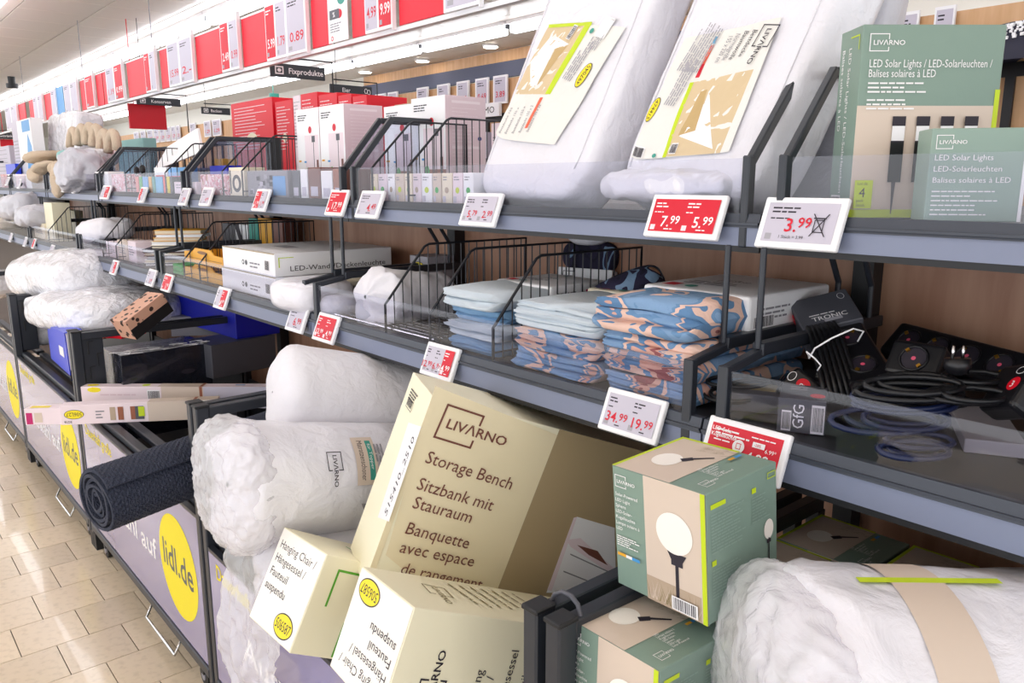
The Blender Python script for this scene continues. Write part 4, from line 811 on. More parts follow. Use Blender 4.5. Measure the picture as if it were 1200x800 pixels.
# ------------------------------------------------------------------ leaning bedding bags on the upper shelf
def leanbag(O,ax,w,h,th,label,seed,m='bagwhite'):
    O=V(O);a,b,c=[V(x).normalized() for x in ax]; C=O+a*w/2+c*h/2+b*th/2
    r,S=soft('duvet_bag',label,'bedding bag',m,C,(a,c,-b),(w/2,h/2,th/2),'leaning white bedding bags',n=34,e=7,amp=.007,freq=6,seed=seed,rid=.6)
    f=S.frame(); g=G()
    for sx in (-1,1): g.tube([f(sx*w*.455,-h/2*.9+h*.9*t/14,.001) for t in range(15)],.0016,5)
    g.build('piping','bagwhite',r,True); return r,S
r,S=leanbag((1.165,1.515,1.43),((-.05,-.986,0),(.9061,-.09,-.3944),(.3889,-.11,.9189)),.37,.66,.12,'white bedding bag leaning on the upper shelf, left one of the two',21)
fb=S.frame(); U=lambda px,py:None
def invS(S,px,py):      # metres on the bag's face under a pixel, by stepping
    x=y=0.0; O=S.c+S.ax[2]*S.h[2]; n=S.ax[2]; q=hit(O,n,px,py)-O; return q.dot(S.ax[0]),q.dot(S.ax[1])
def bp(p,S,pts,m,n=0):
    q=[invS(S,*a) for a in pts]
    if n and len(q)==4:
        p.g.use(m); o=p._o(); Q=[V((a[0],a[1],0)) for a in q]
        p.g.grid(lambda u,v:(lambda w:p.f(w.x,w.y,o))((Q[0].lerp(Q[1],u)).lerp(Q[3].lerp(Q[2],u),v)),n,n)
    else: p.poly(q,m)
def bt(p,S,st,A,B,h,m,bold=False):
    a=invS(S,*A);b=invS(S,*B); L=math.hypot(b[0]-a[0],b[1]-a[1]); p.text(st,a[0],a[1],h,m,w=L,rot=math.atan2(b[1]-a[1],b[0]-a[0]),bold=bold)
p=PR(fb,r,'printed_label',.006)
bp(p,S,[(586,157),(657,175),(730,38),(648,28)],'paper',14); bp(p,S,[(610,107),(648,112),(692,31),(648,29)],'beige',10)
bp(p,S,[(629,70),(652,40),(670,54),(655,58)],'tagwhite',6); bp(p,S,[(629,70),(655,58),(637,100),(630,100)],'tagwhite',6); bp(p,S,[(637,100),(656,58),(668,56),(640,98)],'beiged',6)
bp(p,S,[(646,111),(651,112),(694,31),(688,30)],'lime',8); bp(p,S,[(648,28),(648,32),(693,34),(694,30)],'lime',8)
bp(p,S,[(624,150),(627,150),(644,115),(641,115)],'orange',3)
for k in range(5):
    bt(p,S,'Bettdecke 155 x 220 cm'[:14+k],(596+8*k,155-0*k),(610+8*k,124),.009,'grey')
a=invS(S,685,93); b_=invS(S,694,80); 
oc=invS(S,686,93); ot=invS(S,694,79); rr=math.atan2(ot[1]-oc[1],ot[0]-oc[0]); L=math.hypot(ot[0]-oc[0],ot[1]-oc[1]); oval(p,oc[0],oc[1],L,L*.55,'497045',rr)
a=invS(S,706,50); p.barcode(a[0],a[1],.04,.03,rot=rr,seed=9); a=invS(S,674,48); p.barcode(a[0]-.01,a[1],.03,.012,rot=rr,seed=3)
a=invS(S,694,41); p.ell(a[0],a[1],.006,.006,'teal'); p.lines(*invS(S,665,95),.10,5,.007,'midgrey',seed=3,rot=rr); p.lines(*invS(S,692,62),.06,4,.006,'midgrey',seed=4,rot=rr); p.build()
a=invS(S,754,2); p=PR(fb,r,'care_print',.002)
r,S=leanbag((1.172,1.08,1.43),((-.04,-.98,0),(.88,-.12,-.3937),(.372,-.16,.9192)),.325,.70,.13,'white bedding bag leaning on the upper shelf, right one, beside the dark side frame',22)
fb=S.frame(); p=PR(fb,r,'printed_label',.006)
bp(p,S,[(757,187),(868,190),(915,28),(815,40)],'paper',14); bp(p,S,[(799,187),(858,190),(890,88),(827,95)],'beige',10)
bp(p,S,[(796,188),(800,188),(828,95),(824,95)],'lime',8); bp(p,S,[(815,161),(838,130),(845,108),(850,183)],'tagwhite',6); bp(p,S,[(814,160),(832,156),(843,106),(836,108)],'beiged',6)
bp(p,S,[(829,90),(833,90),(838,74),(835,74)],'pred',2); bp(p,S,[(834,74),(838,74),(846,52),(843,52)],'orange',3); bp(p,S,[(844,50),(847,50),(849,42),(846,42)],'sky',2)
oc=invS(S,785,125); ot=invS(S,792,110); rr=math.atan2(ot[1]-oc[1],ot[0]-oc[0]); L=math.hypot(ot[0]-oc[0],ot[1]-oc[1]); oval(p,oc[0],oc[1],L,L*.5,'474415',rr-math.pi)
a=invS(S,761,184); p.barcode(a[0],a[1],.03,.022,seed=9); a=invS(S,806,183); p.barcode(a[0]-.004,a[1],.014,.02,seed=3); a=invS(S,788,184); p.ell(a[0],a[1],.005,.005,'teal')
bt(p,S,'Bettdecke',(887,40),(872,70),.010,'ink'); bt(p,S,'Baumwolle',(878,40),(862,72),.010,'ink'); bt(p,S,'Normalgröße',(869,42),(855,72),.010,'grey'); bt(p,S,'155 x 220 cm',(861,44),(848,74),.010,'grey')
a=invS(S,898,35); p.logo(a[0],a[1],.035,'ink',rot=rr+math.pi); p.lines(*invS(S,812,80),.10,9,.006,'midgrey',seed=5,rot=rr); p.lines(*invS(S,800,120),.10,5,.006,'midgrey',seed=6,rot=rr); p.build()
# folded bag under it and bag in the right bay
bag('white_sack','crumpled white bag lying flat under the right leaning bedding bag, small blue mark','bedding bag','bagwhite',785,218,1.20,(.15,.06,.026),-1.62,0,0,None,31,n=26,e=2.8,amp=.012,freq=14,rid=.8)
leanbag((1.385,1.0,1.42),((0,-1,0),(.97,0,-.2),(.20,-.02,.97)),.30,.62,.10,'greyish white bedding bag behind the right leaning one, seen between frame and tall carton',33,'greybag')

# ------------------------------------------------------------------ upper shelf goods
def solar_big():
    O=at(998,200,X=1.17); O.z=TZ+.002; A=V((.7636,-.6457,0)).normalized(); B=V((-A.y,A.x,0)); T=R(0)
    b=Box('solar_lights_carton','tall green and sand LED solar lights carton at the right','carton',O,(A,B,V((0,0,1))),(.208,.075,.275),'sage'); w,dp,h=b.d
    p=b.pr('front'); p.rect(0,.02,w,h*.59-.02,'sand'); p.rect(0,0,w,.02,'sand'); p.rect(w*.965,.02,w*.035,h*.6,'lime'); p.rect(0,.0,w,.012,'lime'); p.logo(w*.05,h*.865,h*.09,'white')
    p.text('LED Solar Lights / LED-Solarleuchten /',w*.06,h*.785,h*.04,'white',w=w*.86); p.text('Balises solaires à LED',w*.06,h*.735,h*.04,'white',w=w*.47)
    for k in range(6): p.lines(w*.06,h*(.70-.022*k-(.02 if k>2 else 0)),w*.42,1,h*.02,'white',seed=k)
    for k in range(4):
        x=w*(.255+.17*k); p.rect(x,h*.485,w*.095,h*.05,'ink'); p.rect(x+.0006,h*.40,w*.09,h*.085,'tagwhite'); p.rect(x,h*.40,w*.095,h*.008,'ink'); p.rect(x,h*.19,w*.095,h*.21,'cablek'); p.poly([(x+w*.03,h*.19),(x+w*.06,h*.19),(x+w*.048,h*.02),(x+w*.042,h*.02)],'ink')
    p.rect(w*.02,h*.05,w*.13,h*.15,'lime'); p.text('Lot de',w*.04,h*.175,h*.015,'ink'); p.text('4',w*.055,h*.110,h*.05,'ink'); p.text('pack',w*.04,h*.085,h*.015,'ink'); p.text('Stück',w*.04,h*.06,h*.015,'ink'); p.build()
    p=b.pr('left'); p.text('LED Solar Lights / LED-Solarleuchten /',dp*.45,h*.9,h*.033,'white',w=h*.8,rot=-math.pi/2); p.text('Balises solaires à LED',dp*.15,h*.9,h*.033,'white',w=h*.43,rot=-math.pi/2); p.rect(dp*.5,h*.95,dp*.4,.002,'lime'); p.rect(dp*.88,h*.88,.002,h*.07,'lime'); p.barcode(dp*.15,h*.03,dp*.4,h*.08); p.build()
    O=V((1.155,.455,TZ+.002)); A=V((.62,-.785,0)).normalized(); A=(at(1197,246,X=1.215)-at(1083,249,X=1.14)); O=at(1083,249,X=1.14); A.z=0; W=A.length; A.normalize(); B=V((-A.y,A.x,0)); O.z=TZ+.002
    b=Box('solar_lights_carton_small','small green LED solar lights carton in front of the tall one','carton',O,(A,B,V((0,0,1))),(W,.06,.123),'sagelight'); w,dp,h=b.d
    p=b.pr('front'); p.rect(w*.96,0,w*.04,h,'tagwhite'); p.logo(w*.05,h*.78,h*.15,'white')
    for k,(t,q) in enumerate((('LED Solar Lights',.60),('LED-Solarleuchten',.70),('Balises solaires à LED',.80))): p.text(t,w*.05,h*(.66-.12*k),h*.06,'white',w=w*q)
    for k in range(6): p.lines(w*.05,h*(.32-.05*k),w*.7,1,h*.03,'white',seed=k)
    p.build()
solar_big()
def lampbox(y,label,x=1.36,z=TZ,h=.31,dk='cardgrey'):
    b=Box('floor_lamp_carton',label,'carton',(x,y,z),AIS,(.175,.15,h),'pinkbox','tall pale floor lamp cartons'); w,dp,h=b.d
    p=b.pr('front'); p.rect(0,0,w,h,'tagwhite'); p.rect(w*.35,h*.15,w*.6,h*.55,'pinkl'); p.rect(w*.4,h*.1,w*.6,h*.2,'brownish'); p.rect(w*.72,h*.2,w*.02,h*.45,'ink'); p.rect(w*.66,h*.62,w*.14,h*.07,dk); p.rect(w*.84,h*.22,w*.08,h*.2,'choc'); p.ell(w*.6,h*.76,w*.07,h*.04,'pred'); p.ell(w*.45,h*.25,w*.08,h*.09,'green') ; p.lines(w*.08,h*.92,w*.4,3,h*.025,'ink',seed=2); p.rect(w*.05,0,w*.3,h*.4,'white'); p.rect(w*.05,h*.4,w*.12,h*.02,'yel2'); p.rect(w*.3,h*.39,w*.1,h*.02,'blueprint'); p.build()
    p=b.pr('right'); 
    for yy in (.93,.5,.08): p.rect(dp*.15,h*yy,dp*.7,h*.025,'pinkl')
    for k in range(22): p.lines(dp*.15,h*(.88-.035*k),dp*.65,1,h*.012,'pinkl',seed=k)
    p.ell(dp*.82,h*.6,dp*.05,h*.02,'adblue'); p.build(); return b
lampbox(2.62,'tall pale floor lamp carton, right one of the left pair')
lampbox(2.80,'tall pale floor lamp carton, left one of the left pair, touching the red cartons')
lampbox(2.10,'tall pale floor lamp carton standing behind the side frame, right of the pair',x=1.40,h=.30)
lampbox(2.29,'tall pale floor lamp carton hidden between the pair and the right one',x=1.42,h=.29)
rd=random.Random(8)
n=0
y=1.96
for k in range(11):
    wd=rd.uniform(.033,.045); 
    b=Box('small_packet','small upright packet in the row behind the clear guard, '+['first','second','third','fourth','fifth','sixth','seventh','eighth','ninth','tenth','last'][k]+' from the side frame','packet',(1.165,y,TZ),AIS,(wd,.06,.075),('bookcream','pinkl','tagwhite','sand')[k%4],'small packets behind the upper guard'); w,dp,h=b.d
    p=b.pr('front'); p.ell(w*.5,h*.45,w*.2,h*.1,('lime','green','sandd')[k%3]); p.lines(w*.15,h*.85,w*.6,2,h*.08,'grey',seed=k); p.rect(w*.1,h*.06,w*.3,h*.2,'screen'); p.build(); y-=wd+.004
b=Box('cream_book_carton','cream upright carton with print seen through the wires left of the leaning bag','carton',(1.38,1.66,TZ),AIS,(.10,.1,.13),'bookcream'); p=b.pr('front'); p.lines(.02,.11,.06,7,.012,'grey'); p.rect(.07,.02,.012,.09,'choc'); p.build()
# rear shelf: red cartons and coffee packs
for k,(px0,px1,py,c,l) in enumerate(((270,319,118,'red','tall red carton with white print on the rear shelf, left one'),(322,343,118,'red','narrow red carton beside the left lamp carton'),(343,352,112,'pinkl','slim pale carton between red ones'),(352,372,109,'red','red coffee pack row, first behind the lamp cartons'),(373,395,110,'red','red coffee pack row, second behind the lamp cartons'),(396,412,111,'red','red coffee pack row, third behind the lamp cartons'),(413,430,112,'red','red coffee pack row, fourth behind the lamp cartons'),(462,510,120,'sandd','beige carton behind the right lamp carton'))):
    a=at(px0,py,X=1.95); b_=at(px1,py,X=1.95); W=a.y-b_.y; z1=(a.z+b_.z)/2
    b=Box('red_carton' if c=='red' else 'pale_carton',l,'carton',(1.95,a.y,1.40),AIS,(W-.004,.22,z1-1.40),c,'cartons on the rear shelf' ); w,dp,h=b.d
    p=b.pr('front')
    for q in range(14): p.lines(w*.08,h*(.93-.035*q),w*.8,1,h*.016,'white' if c=='red' else 'grey',seed=q+k)
    p.ell(w*.5,h*.6,w*.12,h*.05,'bookcream'); p.build()
# bay with small gift items
def sbox(nm,l,cat,px0,px1,pyb,pyt,X,dep,c,grp=None,yaw=0):
    a=at(px0,pyb,X=X); b_=at(px1,pyb,X=X); z0=TZ if pyb<250 else MZ; W=a.y-b_.y; zt=(at((px0+px1)/2,pyt,X=X)).z
    if nm in('pale_yellow_panel','black_flat_box','folder'): z0=MZ
    return Box(nm,l,cat,(X,a.y,z0),AIS,(W,dep,max(.02,zt-z0)),c,grp)
b=sbox('food_picture_box','clear-topped box with an orange food picture right of the bay frame','box',236,268,224,204,1.16,.1,'pinkprint'); 
b=sbox('headset_box','white box with a black round headset picture','box',270,287,226,196,1.16,.08,'bookcream'); w,dp,h=b.d; p=b.pr('front'); p.ell(w*.5,h*.45,w*.3,h*.3,'ink'); p.ell(w*.5,h*.45,w*.15,h*.18,'bookcream'); p.rect(w*.05,h*.1,w*.08,h*.8,'ink'); p.build()
b=sbox('photo_box','grey box with city photo pictures and a blue corner','box',291,338,228,200,1.16,.09,'grey'); w,dp,h=b.d; p=b.pr('front'); p.rect(w*.65,h*.1,w*.3,h*.7,'blueprint'); rd=random.Random(2)
for k in range(14): p.rect(w*rd.uniform(.05,.6),h*rd.uniform(.1,.7),w*.08,h*.16,('ink','screen','cardgrey','midgrey')[k%4])
p.build()
for k,(a,b_,t,c,l) in enumerate(((343,352,200,'cardgrey','dark slim box at the foot of the left lamp carton'),(353,361,198,'tagwhite','white slim box at the foot of the left lamp carton'),(362,376,196,'choc','brown slim box between lamp cartons'),(377,390,200,'tagwhite','white slim box at the foot of the right lamp carton'),(391,403,198,'brownish','reddish slim box at the foot of the right lamp carton'))): 
    b=sbox('slim_box',l,'box',a,b_,229,t,1.17,.10,c,'slim boxes behind the guard'); p=b.pr('front'); p.rect(b.d[0]*.2,b.d[2]*.1,b.d[0]*.6,b.d[2]*.3,'screen'); p.build()
b=sbox('blue_pouch','blue pouch on top of the food picture box','pouch',246,266,200,194,1.22,.06,'deepblue')
b=sbox('olive_box','yellowish box behind the wire dividers','box',252,262,200,186,1.30,.06,'yel2') 
# white tilted board and blue items
P0=at(180,200,X=1.33);P1=at(236,178,X=1.33);P2=at(231,150,X=1.45);P3=at(216,166,X=1.45)
tag(G().prism([P0,P1,P2,at(196,172,X=1.45)],(.012,0,0)).build('white_board','tagwhite'),'tilted white cardboard sheet behind the colourful packs','sheet')
b=sbox('red_striped_box','white box with a red stripe below the tilted sheet','box',182,196,214,196,1.22,.06,'tagwhite'); p=b.pr('front'); p.rect(b.d[0]*.1,b.d[2]*.5,b.d[0]*.8,b.d[2]*.2,'pred'); p.build()
b=sbox('blue_pack','blue pack with a pink line right of the pens','pack',198,219,213,196,1.20,.05,'blueprint'); p=b.pr('front'); p.rect(0,b.d[2]*.6,b.d[0],b.d[2]*.08,'magenta'); p.build()
b=sbox('pink_note_pack','pale pink lettered pack beside the bay frame','pack',205,230,227,213,1.15,.05,'pinkl'); p=b.pr('front'); p.lines(b.d[0]*.1,b.d[2]*.7,b.d[0]*.7,2,b.d[2]*.2,'grey'); p.build()
for k,(a,b_,c) in enumerate(((160,163,'coral'),(164,167,'green'),(168,174,'blueprint'),(175,178,'yel2'),(179,182,'teal'),(183,191,'sky'),(192,195,'red'),(196,199,'yellow'),(200,203,'darker'))):
    sbox('colourful_pack','slim colourful pack in the pen row, '+('coral','green first','blue','amber','teal','light blue','red','yellow','black')[k]+' one','pack',a,b_,224,207,1.15,.05,c,'slim colourful packs')
b=sbox('pink_print_box','pale box with a pink flower print left of the pens','box',132,147,222,204,1.15,.08,'pinkprint')
b=sbox('white_flat_carton','white flat carton left of the flower print box','carton',113,128,222,201,1.15,.08,'tagwhite')
for k,(x,y_) in enumerate(((160,200),(167,198))): 
    c=at(x,y_,X=1.22); tag(G().tube([c-V((0,0,.03)),c+V((0,0,.01)),c+V((0,0,.02))],[.012,.014,.006],12).build('black_jar','darker',None,True),'small black jar behind the pens, '+('left','right')[k]+' one','jar','small black jars')
# sacks, towels and bundles further along
def soft_at(nm,l,cat,m,px,py,X,half,yaw=-1.57,lean=0,rl=0,seed=1,grp=None,**k): return soft(nm,l,cat,m,at(px,py,X=X),yax(yaw,lean,rl),half,grp,seed=seed,**k)
soft_at('grey_bag','crumpled silver-grey bag bulging over the upper shelf edge','bag','greybag',95,200,1.14,(.12,.09,.08),-1.5,0,.35,6,n=26,e=3.5,amp=.045,freq=9,rid=.9)
soft_at('white_bag','pale bag with a green corner lying behind the grey bag','bag','filmwhite',110,186,1.26,(.16,.12,.05),-1.5,0,.1,7,n=16,e=3,amp=.012)
soft_at('green_patch_bag','small green and white bag on the beige towels','bag','aqua',80,183,1.20,(.05,.06,.035),-1.5,0,.1,17,n=10,e=3,amp=.008)
rt_=thing('towel','beige blanket folded over the shelf edge and hanging down','blanket',at(55,200,X=1.13)-V((0,0,.02)))
for k,(x,y_,X,hf,rl) in enumerate(((52,184,1.20,(.17,.12,.035),.12),(58,196,1.18,(.13,.10,.03),.2),(45,205,1.15,(.10,.06,.05),0),(67,212,1.10,(.055,.03,.10),-.15),(68,196,1.13,(.08,.05,.03),.3))):
    soft('blanket_fold',None,None,'towel',at(x,y_,X=X),yax(-1.5,0,rl),hf,parent=rt_,seed=k,n=12,e=2.4,amp=.012,freq=12)
for k,(x,y_) in enumerate(((84,166),(94,163),(103,162),(111,164),(120,170),(130,171))):
    c=at(x,y_,X=1.30); tag(G().tube([c+V((.02*math.sin(q*.3),.0,.0))+V((0,.05*math.cos(q*.5),.075*math.sin(q*.5))) for q in range(-1,8)],.026,10).build('towel_loop','towel',None,True),'beige towel roll standing upright behind the silver bag, '+('first','second','third','fourth','fifth','last')[k]+' from the left','towel','upright beige towels')
soft_at('white_bundle','big translucent white bundle above the beige blankets','bundle','filmwhite',88,158,1.52,(.36,.10,.15),-1.5,.1,0,11,n=20,e=7,amp=.02)
b=sbox('blue_striped_panel','tall blue and white striped pack left of the white bundle','pack',22,44,218,138,1.25,.08,'tagwhite'); w,dp,h=b.d; p=b.pr('front'); p.rect(w*.0,h*.0,w*.3,h,'screen'); p.poly([(w*.55,0),(w*.95,0),(w*.95,h*.6),(w*.8,h*.8)],'blueprint'); p.rect(w*.55,h*.82,w*.4,h*.16,'blueprint'); 
for k in range(9): p.rect(w*.02,h*(.3+.05*k),w*.26,h*.02,'midgrey')
p.build()
b=sbox('pale_striped_pack','grey striped pack at the left edge of the upper shelf','pack',-14,16,218,172,1.30,.1,'screen'); p=b.pr('front')
for k in range(9): p.rect(.01,b.d[2]*(.1+.1*k),b.d[0]*.9,.004,'grey')
p.build()
for k,(a,b_,c) in enumerate(((2,9,'pinkprint'),(10,18,'tagwhite'),(19,30,'pinkl'),(31,37,'tagwhite'))): sbox('small_pink_box','small pink and white box at the far left of the upper shelf, '+('first','second','third','fourth')[k]+' one','box',a,b_,216,204,1.15,.06,c,'small pink boxes')
b=sbox('blue_logo_pack','small blue and white pack standing left of the striped one','pack',8,19,206,192,1.2,.04,'blue')
b=sbox('teal_lidded_box','flat pale green box beyond the towels','box',140,170,196,163,1.55,.08,'aqua')
# ------------------------------------------------------------------ lower shelf: power strips and cables
def pstrip(P0,P1,n,wd,th,label,nv,end3=False):
    P0=V(P0);P1=V(P1); A=(P1-P0); L=A.length; A.normalize(); N=(V(nv)-A*V(nv).dot(A)).normalized(); W=N.cross(A)
    r=thing('power_strip',label,'power strip',(P0+P1)/2-V((0,0,.03)),'black power strips'); G().fr(P0-W*wd/2-N*th,A*L,W*wd,N*th).build('strip_body','blackplastic',r,bevel=.008,seg=3)
    for k in range(n):
        c=P0+A*(.042+k*(L-.084)/max(1,n-1)) if n>1 else P0+A*(.04); q=G(); rr=.0205
        q.tube([c+(A*math.cos(t*.4488)+W*math.sin(t*.4488))*rr+N*.001 for t in range(14)],.0022,6,closed=True); so=q.build('socket','blackplastic',r,True)
        G().disc(c+N*.0006,A,W,rr,24).build('socket_well','ink',so)
        D=(A+W).normalized(); E_=(A-W).normalized()
        G().disc(c+D*0+N*.0012,A,W,.0035,10).build('child_guard','pinkdot',so)
        for sg in (1,-1): G().fr(c+E_*(rr*.8*sg)-D*.003-E_*.002+N*.001,D*.006,E_*.004,N*.004).build('earth_clip','gold',so)
    if end3:
        c=P1-A*.022; q=PR(plane(c,A,W,N),r); q.ell(0,0,.011,.011,'red'); q.text('3',-.0045,-.005,.010,'white',bold=True,rot=0); q.ell(0,.022,.009,.006,'white'); q.ell(0,.022,.008,.005,'blackplastic'); q.build()
    return r,A,W,N,P0,L
up1=V((-.45,-.35,.85))
r,A,W,N,P0,L=pstrip(at(968,352,X=1.34),at(1022,446,X=1.20),3,.072,.035,'black power strip with three sockets in a card sleeve, cable bundle beside it',(-.75,-.45,.55))
S_=A*.085; G().fr(P0-A*.012-W*.062-N*.042,S_+A*.01,W*.10,N*.05).build('card_sleeve','cardgrey',r,bevel=.002)
q=PR(plane(P0-A*.012-W*.062+N*.008,A,W,N),r); q.text('TRONIC',.075,.022,.011,'white',rot=math.pi/2,bold=True); q.lines(.06,.02,.05,1,.006,'white',rot=math.pi/2); q.ell(.02,.085,.009,.006,'white'); q.ell(.02,.085,.008,.005,'cardgrey'); q.rect(.075,.04,.008,.03,'midgrey'); q.build()
q=PR(plane(P0-A*.012-W*.062+N*.008,N,A,-W),r,'number_badge'); q.ell(-.02,.03,.010,.010,'red'); q.text('3',-.024,.025,.009,'white',bold=True); q.build()
for k in range(7):
    o_=-.045+.008*k; b0=P0+W*(-.050+.007*k)+A*.06; e0=at(968+7*k,470,X=1.13+.01*k); g=G(); mid=(b0+e0)/2+N*.02
    g.tube([b0,b0.lerp(mid,.5)+N*.012,mid,mid.lerp(e0,.6)+N*.006,e0],.0042,7); g.build('cable','cablek',r,True)
q=[at(948,420,X=1.14),at(955,408,X=1.14),at(975,396,X=1.15),at(1000,385,X=1.17),at(1012,388,X=1.19),at(1005,400,X=1.19)]
G().tube(q,.0014,6).tube([at(948,418,X=1.14),at(945,412,X=1.14),at(955,420,X=1.14),at(962,428,X=1.14),at(958,434,X=1.14)],.0014,6).build('white_tie','tagwhite',r,True)
pstrip(at(1042,392,X=1.42),at(1202,436,X=1.34),4,.07,.035,'black power strip with four sockets standing at the back of the shelf',(-.7,-.45,.5))
pstrip(at(1040,415,X=1.24),at(1103,425,X=1.24),1,.062,.04,'short black socket block in front of the long strip',(-.7,-.5,.5))
pstrip(at(1158,452,X=1.20),at(1202,448,X=1.16),0,.075,.035,'black strip end with a round red number badge at the right edge',(-.7,-.5,.5),True)
pstrip(at(925,468,X=1.12),at(952,440,X=1.16),0,.055,.03,'small black strip end with a red number badge behind the glass',(-.7,-.5,.5),True)
def coil(cx,cy,X,rx,rz,n,rad,m,label,seed=0,tilt=.3,nm='cable_coil'):
    c=at(cx,cy,X=X); rd=random.Random(seed); r=thing(nm,label,'cable',c-V((0,0,rz)),'coiled cables'); 
    for k in range(n):
        ph=rd.random()*6; a=rx*(.75+.3*rd.random()); b_=rz*(.7+.35*rd.random()); d=V((rd.uniform(-.03,.03),rd.uniform(-.012,.012),rd.uniform(-.012,.02)))
        pts=[c+d+rt*a*math.cos(t*.35+ph)+V((-.3,-.3,1))*0+V((0,0,1))*b_*math.sin(t*.35+ph)+(fw*.04*math.sin(t*.35+ph))*b_/rz*.6 for t in range(18)]
        G().tube(pts,rad,6,closed=True).build('cable_loop',m,r,True)
    return r
coil(1080,462,1.12,.075,.012,5,.0042,'cablek','black coiled power cable behind the glass, below the socket block',3)
coil(1140,458,1.16,.055,.010,3,.0042,'cablek','black coiled power cable at the foot of the long strip',4)
coil(1050,485,1.07,.07,.016,6,.0042,'cableb','dark blue coiled cable right behind the front glass',5)
coil(1065,530,1.04,.045,.010,4,.004,'cableb','dark blue cable coil lower down behind the front glass',6)
coil(872,458,1.12,.05,.012,5,.0035,'cablek','thin black cable coil left behind the front glass',7)
pl=thing('power_plug','black power plug with two silver pins lying among the cables','plug',at(1020,458,X=1.14)-V((0,0,.01)))
a=at(1000,452,X=1.14);b_=at(1022,462,X=1.13); G().tube([a,a.lerp(b_,.3),a.lerp(b_,.7),b_],[.008,.014,.016,.014],14).build('plug_body','blackplastic',pl,True); d=(b_-a).normalized()
for s3 in (-1,1): 
    o_=V((0,0,.007*s3)); G().tube([b_+o_,b_+o_+d*.018],.0022,8).build('pin','chrome',pl,True)
for k,(x,y_,X) in enumerate(((1122,424,1.16),)):
    pl=thing('power_plug','black plug standing up with two pins, in front of the long strip','plug',at(x,y_,X=X)-V((0,0,.02))); a=at(x,y_+14,X=X); b_=at(x,y_-4,X=X)
    G().tube([a,a.lerp(b_,.5),b_],[.012,.018,.017],14).build('plug_body','blackplastic',pl,True)
    for s3 in (-1,1): G().tube([b_+rt*.007*s3,b_+rt*.007*s3+V((0,0,.018))],.0022,8).build('pin','chrome',pl,True)
def cabbox(px0,px1,pyb,X,h,dep,c,l,yw=-1.1):
    O=at(px0,pyb,X=X); O.z=MZ+.001; W=(at(px1,pyb,X=X+.0)-at(px0,pyb,X=X)).length*.9; ax=yax(yw); return Box('cable_carton',l,'carton',O,ax,(W,dep,h),c,'dark cable cartons')
b=cabbox(908,962,528,1.04,.052,.09,'cardgrey','dark grey carton with barcodes behind the front glass'); w,dp,h=b.d
p=b.pr('front'); p.barcode(w*.1,h*.1,w*.18,h*.5,seed=3); p.barcode(w*.72,h*.1,w*.24,h*.7,seed=4); p.text('GfG',w*.55,h*.15,h*.3,'tagwhite',rot=1.57); p.build(); p=b.pr('top'); p.ell(w*.8,dp*.3,w*.16,dp*.14,'red'); p.lines(w*.2,dp*.8,w*.5,3,dp*.1,'midgrey'); p.build()
b=cabbox(935,985,505,1.15,.055,.09,'cablek','black carton with a white barcode behind the dark grey one'); w,dp,h=b.d; p=b.pr('front'); p.barcode(w*.05,h*.1,w*.2,h*.75); p.build(); p=b.pr('top'); p.lines(w*.3,dp*.6,w*.5,4,dp*.1,'tagwhite'); p.build()
b=cabbox(852,912,500,1.08,.03,.12,'cardgrey','low dark grey carton left behind the front glass')
soft_at('olive_pouch','olive green pouch on a dark carton behind the front glass','pouch','khakid',895,462,1.15,(.055,.03,.014),-1.1,0,0,5,n=10,e=3,amp=.004)
b=cabbox(1130,1210,520,1.15,.02,.2,'midgrey','flat grey tray at the right behind the front glass')
b=Box('grey_carton','flat dark grey box end at the right edge of the lower shelf','carton',(1.12,.17,MZ+.03),AIS,(.14,.2,.05),'cardgrey')
# ------------------------------------------------------------------ lower shelf: folded bedding
def sleeve(r,O,ax,W,D,h,d0,m='tagwhite',seed=1,lime=False,cover=None):
    O=V(O);a,b,c=[V(x).normalized() for x in ax]; e=.003
    G().fr(O+b*d0-a*e-c*0,a*(W+2*e),b*(D-d0),c*(h+e)).build('paper_sleeve',m,r,bevel=.006,seg=2)
    p=PR(plane(O+b*d0+c*(h+e)-a*e,a,b,c),r); w=W+2*e; d=D-d0; p.logo(w*.3,d*.5,w*.14,'ink'); p.lines(w*.15,d*.4,w*.6,3,d*.06,'grey',seed=seed); p.rect(w*.1,d*.1,w*.12,d*.12,'pred'); p.ell(w*.35,d*.15,w*.05,d*.05,'teal')
    if lime: p.rect(0,d*.86,w,d*.05,'lime')
    p.build(); p=PR(plane(O+a*(W+e)+b*d0,b,c,a),r); p.lines(d*.1,h*.6,d*.5,3,h*.14,'grey',seed=seed); p.barcode(d*.06,h*.12,d*.22,h*.3,seed=seed); p.rect(d*.6,h*.5,d*.08,h*.2,'magenta')
    if lime: p.rect(0,h*.75,d,h*.12,'lime')
    p.build()
def bedset(y,z,W,D,h,m,l,nf=3,seed=0,X=1.025,sl=None,grp='folded bed linen sets',rot=0,lime=False,dz=0):
    ax=yax(-math.pi/2+rot); r=folded('bed_linen_set',l,'bed linen',m,(X,y,z),ax,W,D,h,nf,grp,seed=seed)
    if sl: sleeve(r,(X,y,z),ax,W,D,h,sl[0],sl[1],seed,lime)
    return r
z=MZ+.002
bedset(1.425,z,.18,.34,.030,'bedblue','blue folded bed linen at the bottom of the left stack',2,1,sl=(.2,'tagwhite')); 
bedset(1.42,z+.031,.18,.34,.034,'bedgrey','pale grey-blue folded linen, third from top in the left stack',2,2,sl=(.2,'tagwhite'))
bedset(1.42,z+.066,.18,.33,.030,'bedblue','blue folded linen, second from top in the left stack',2,3,sl=(.19,'pinkl'),X=1.04)
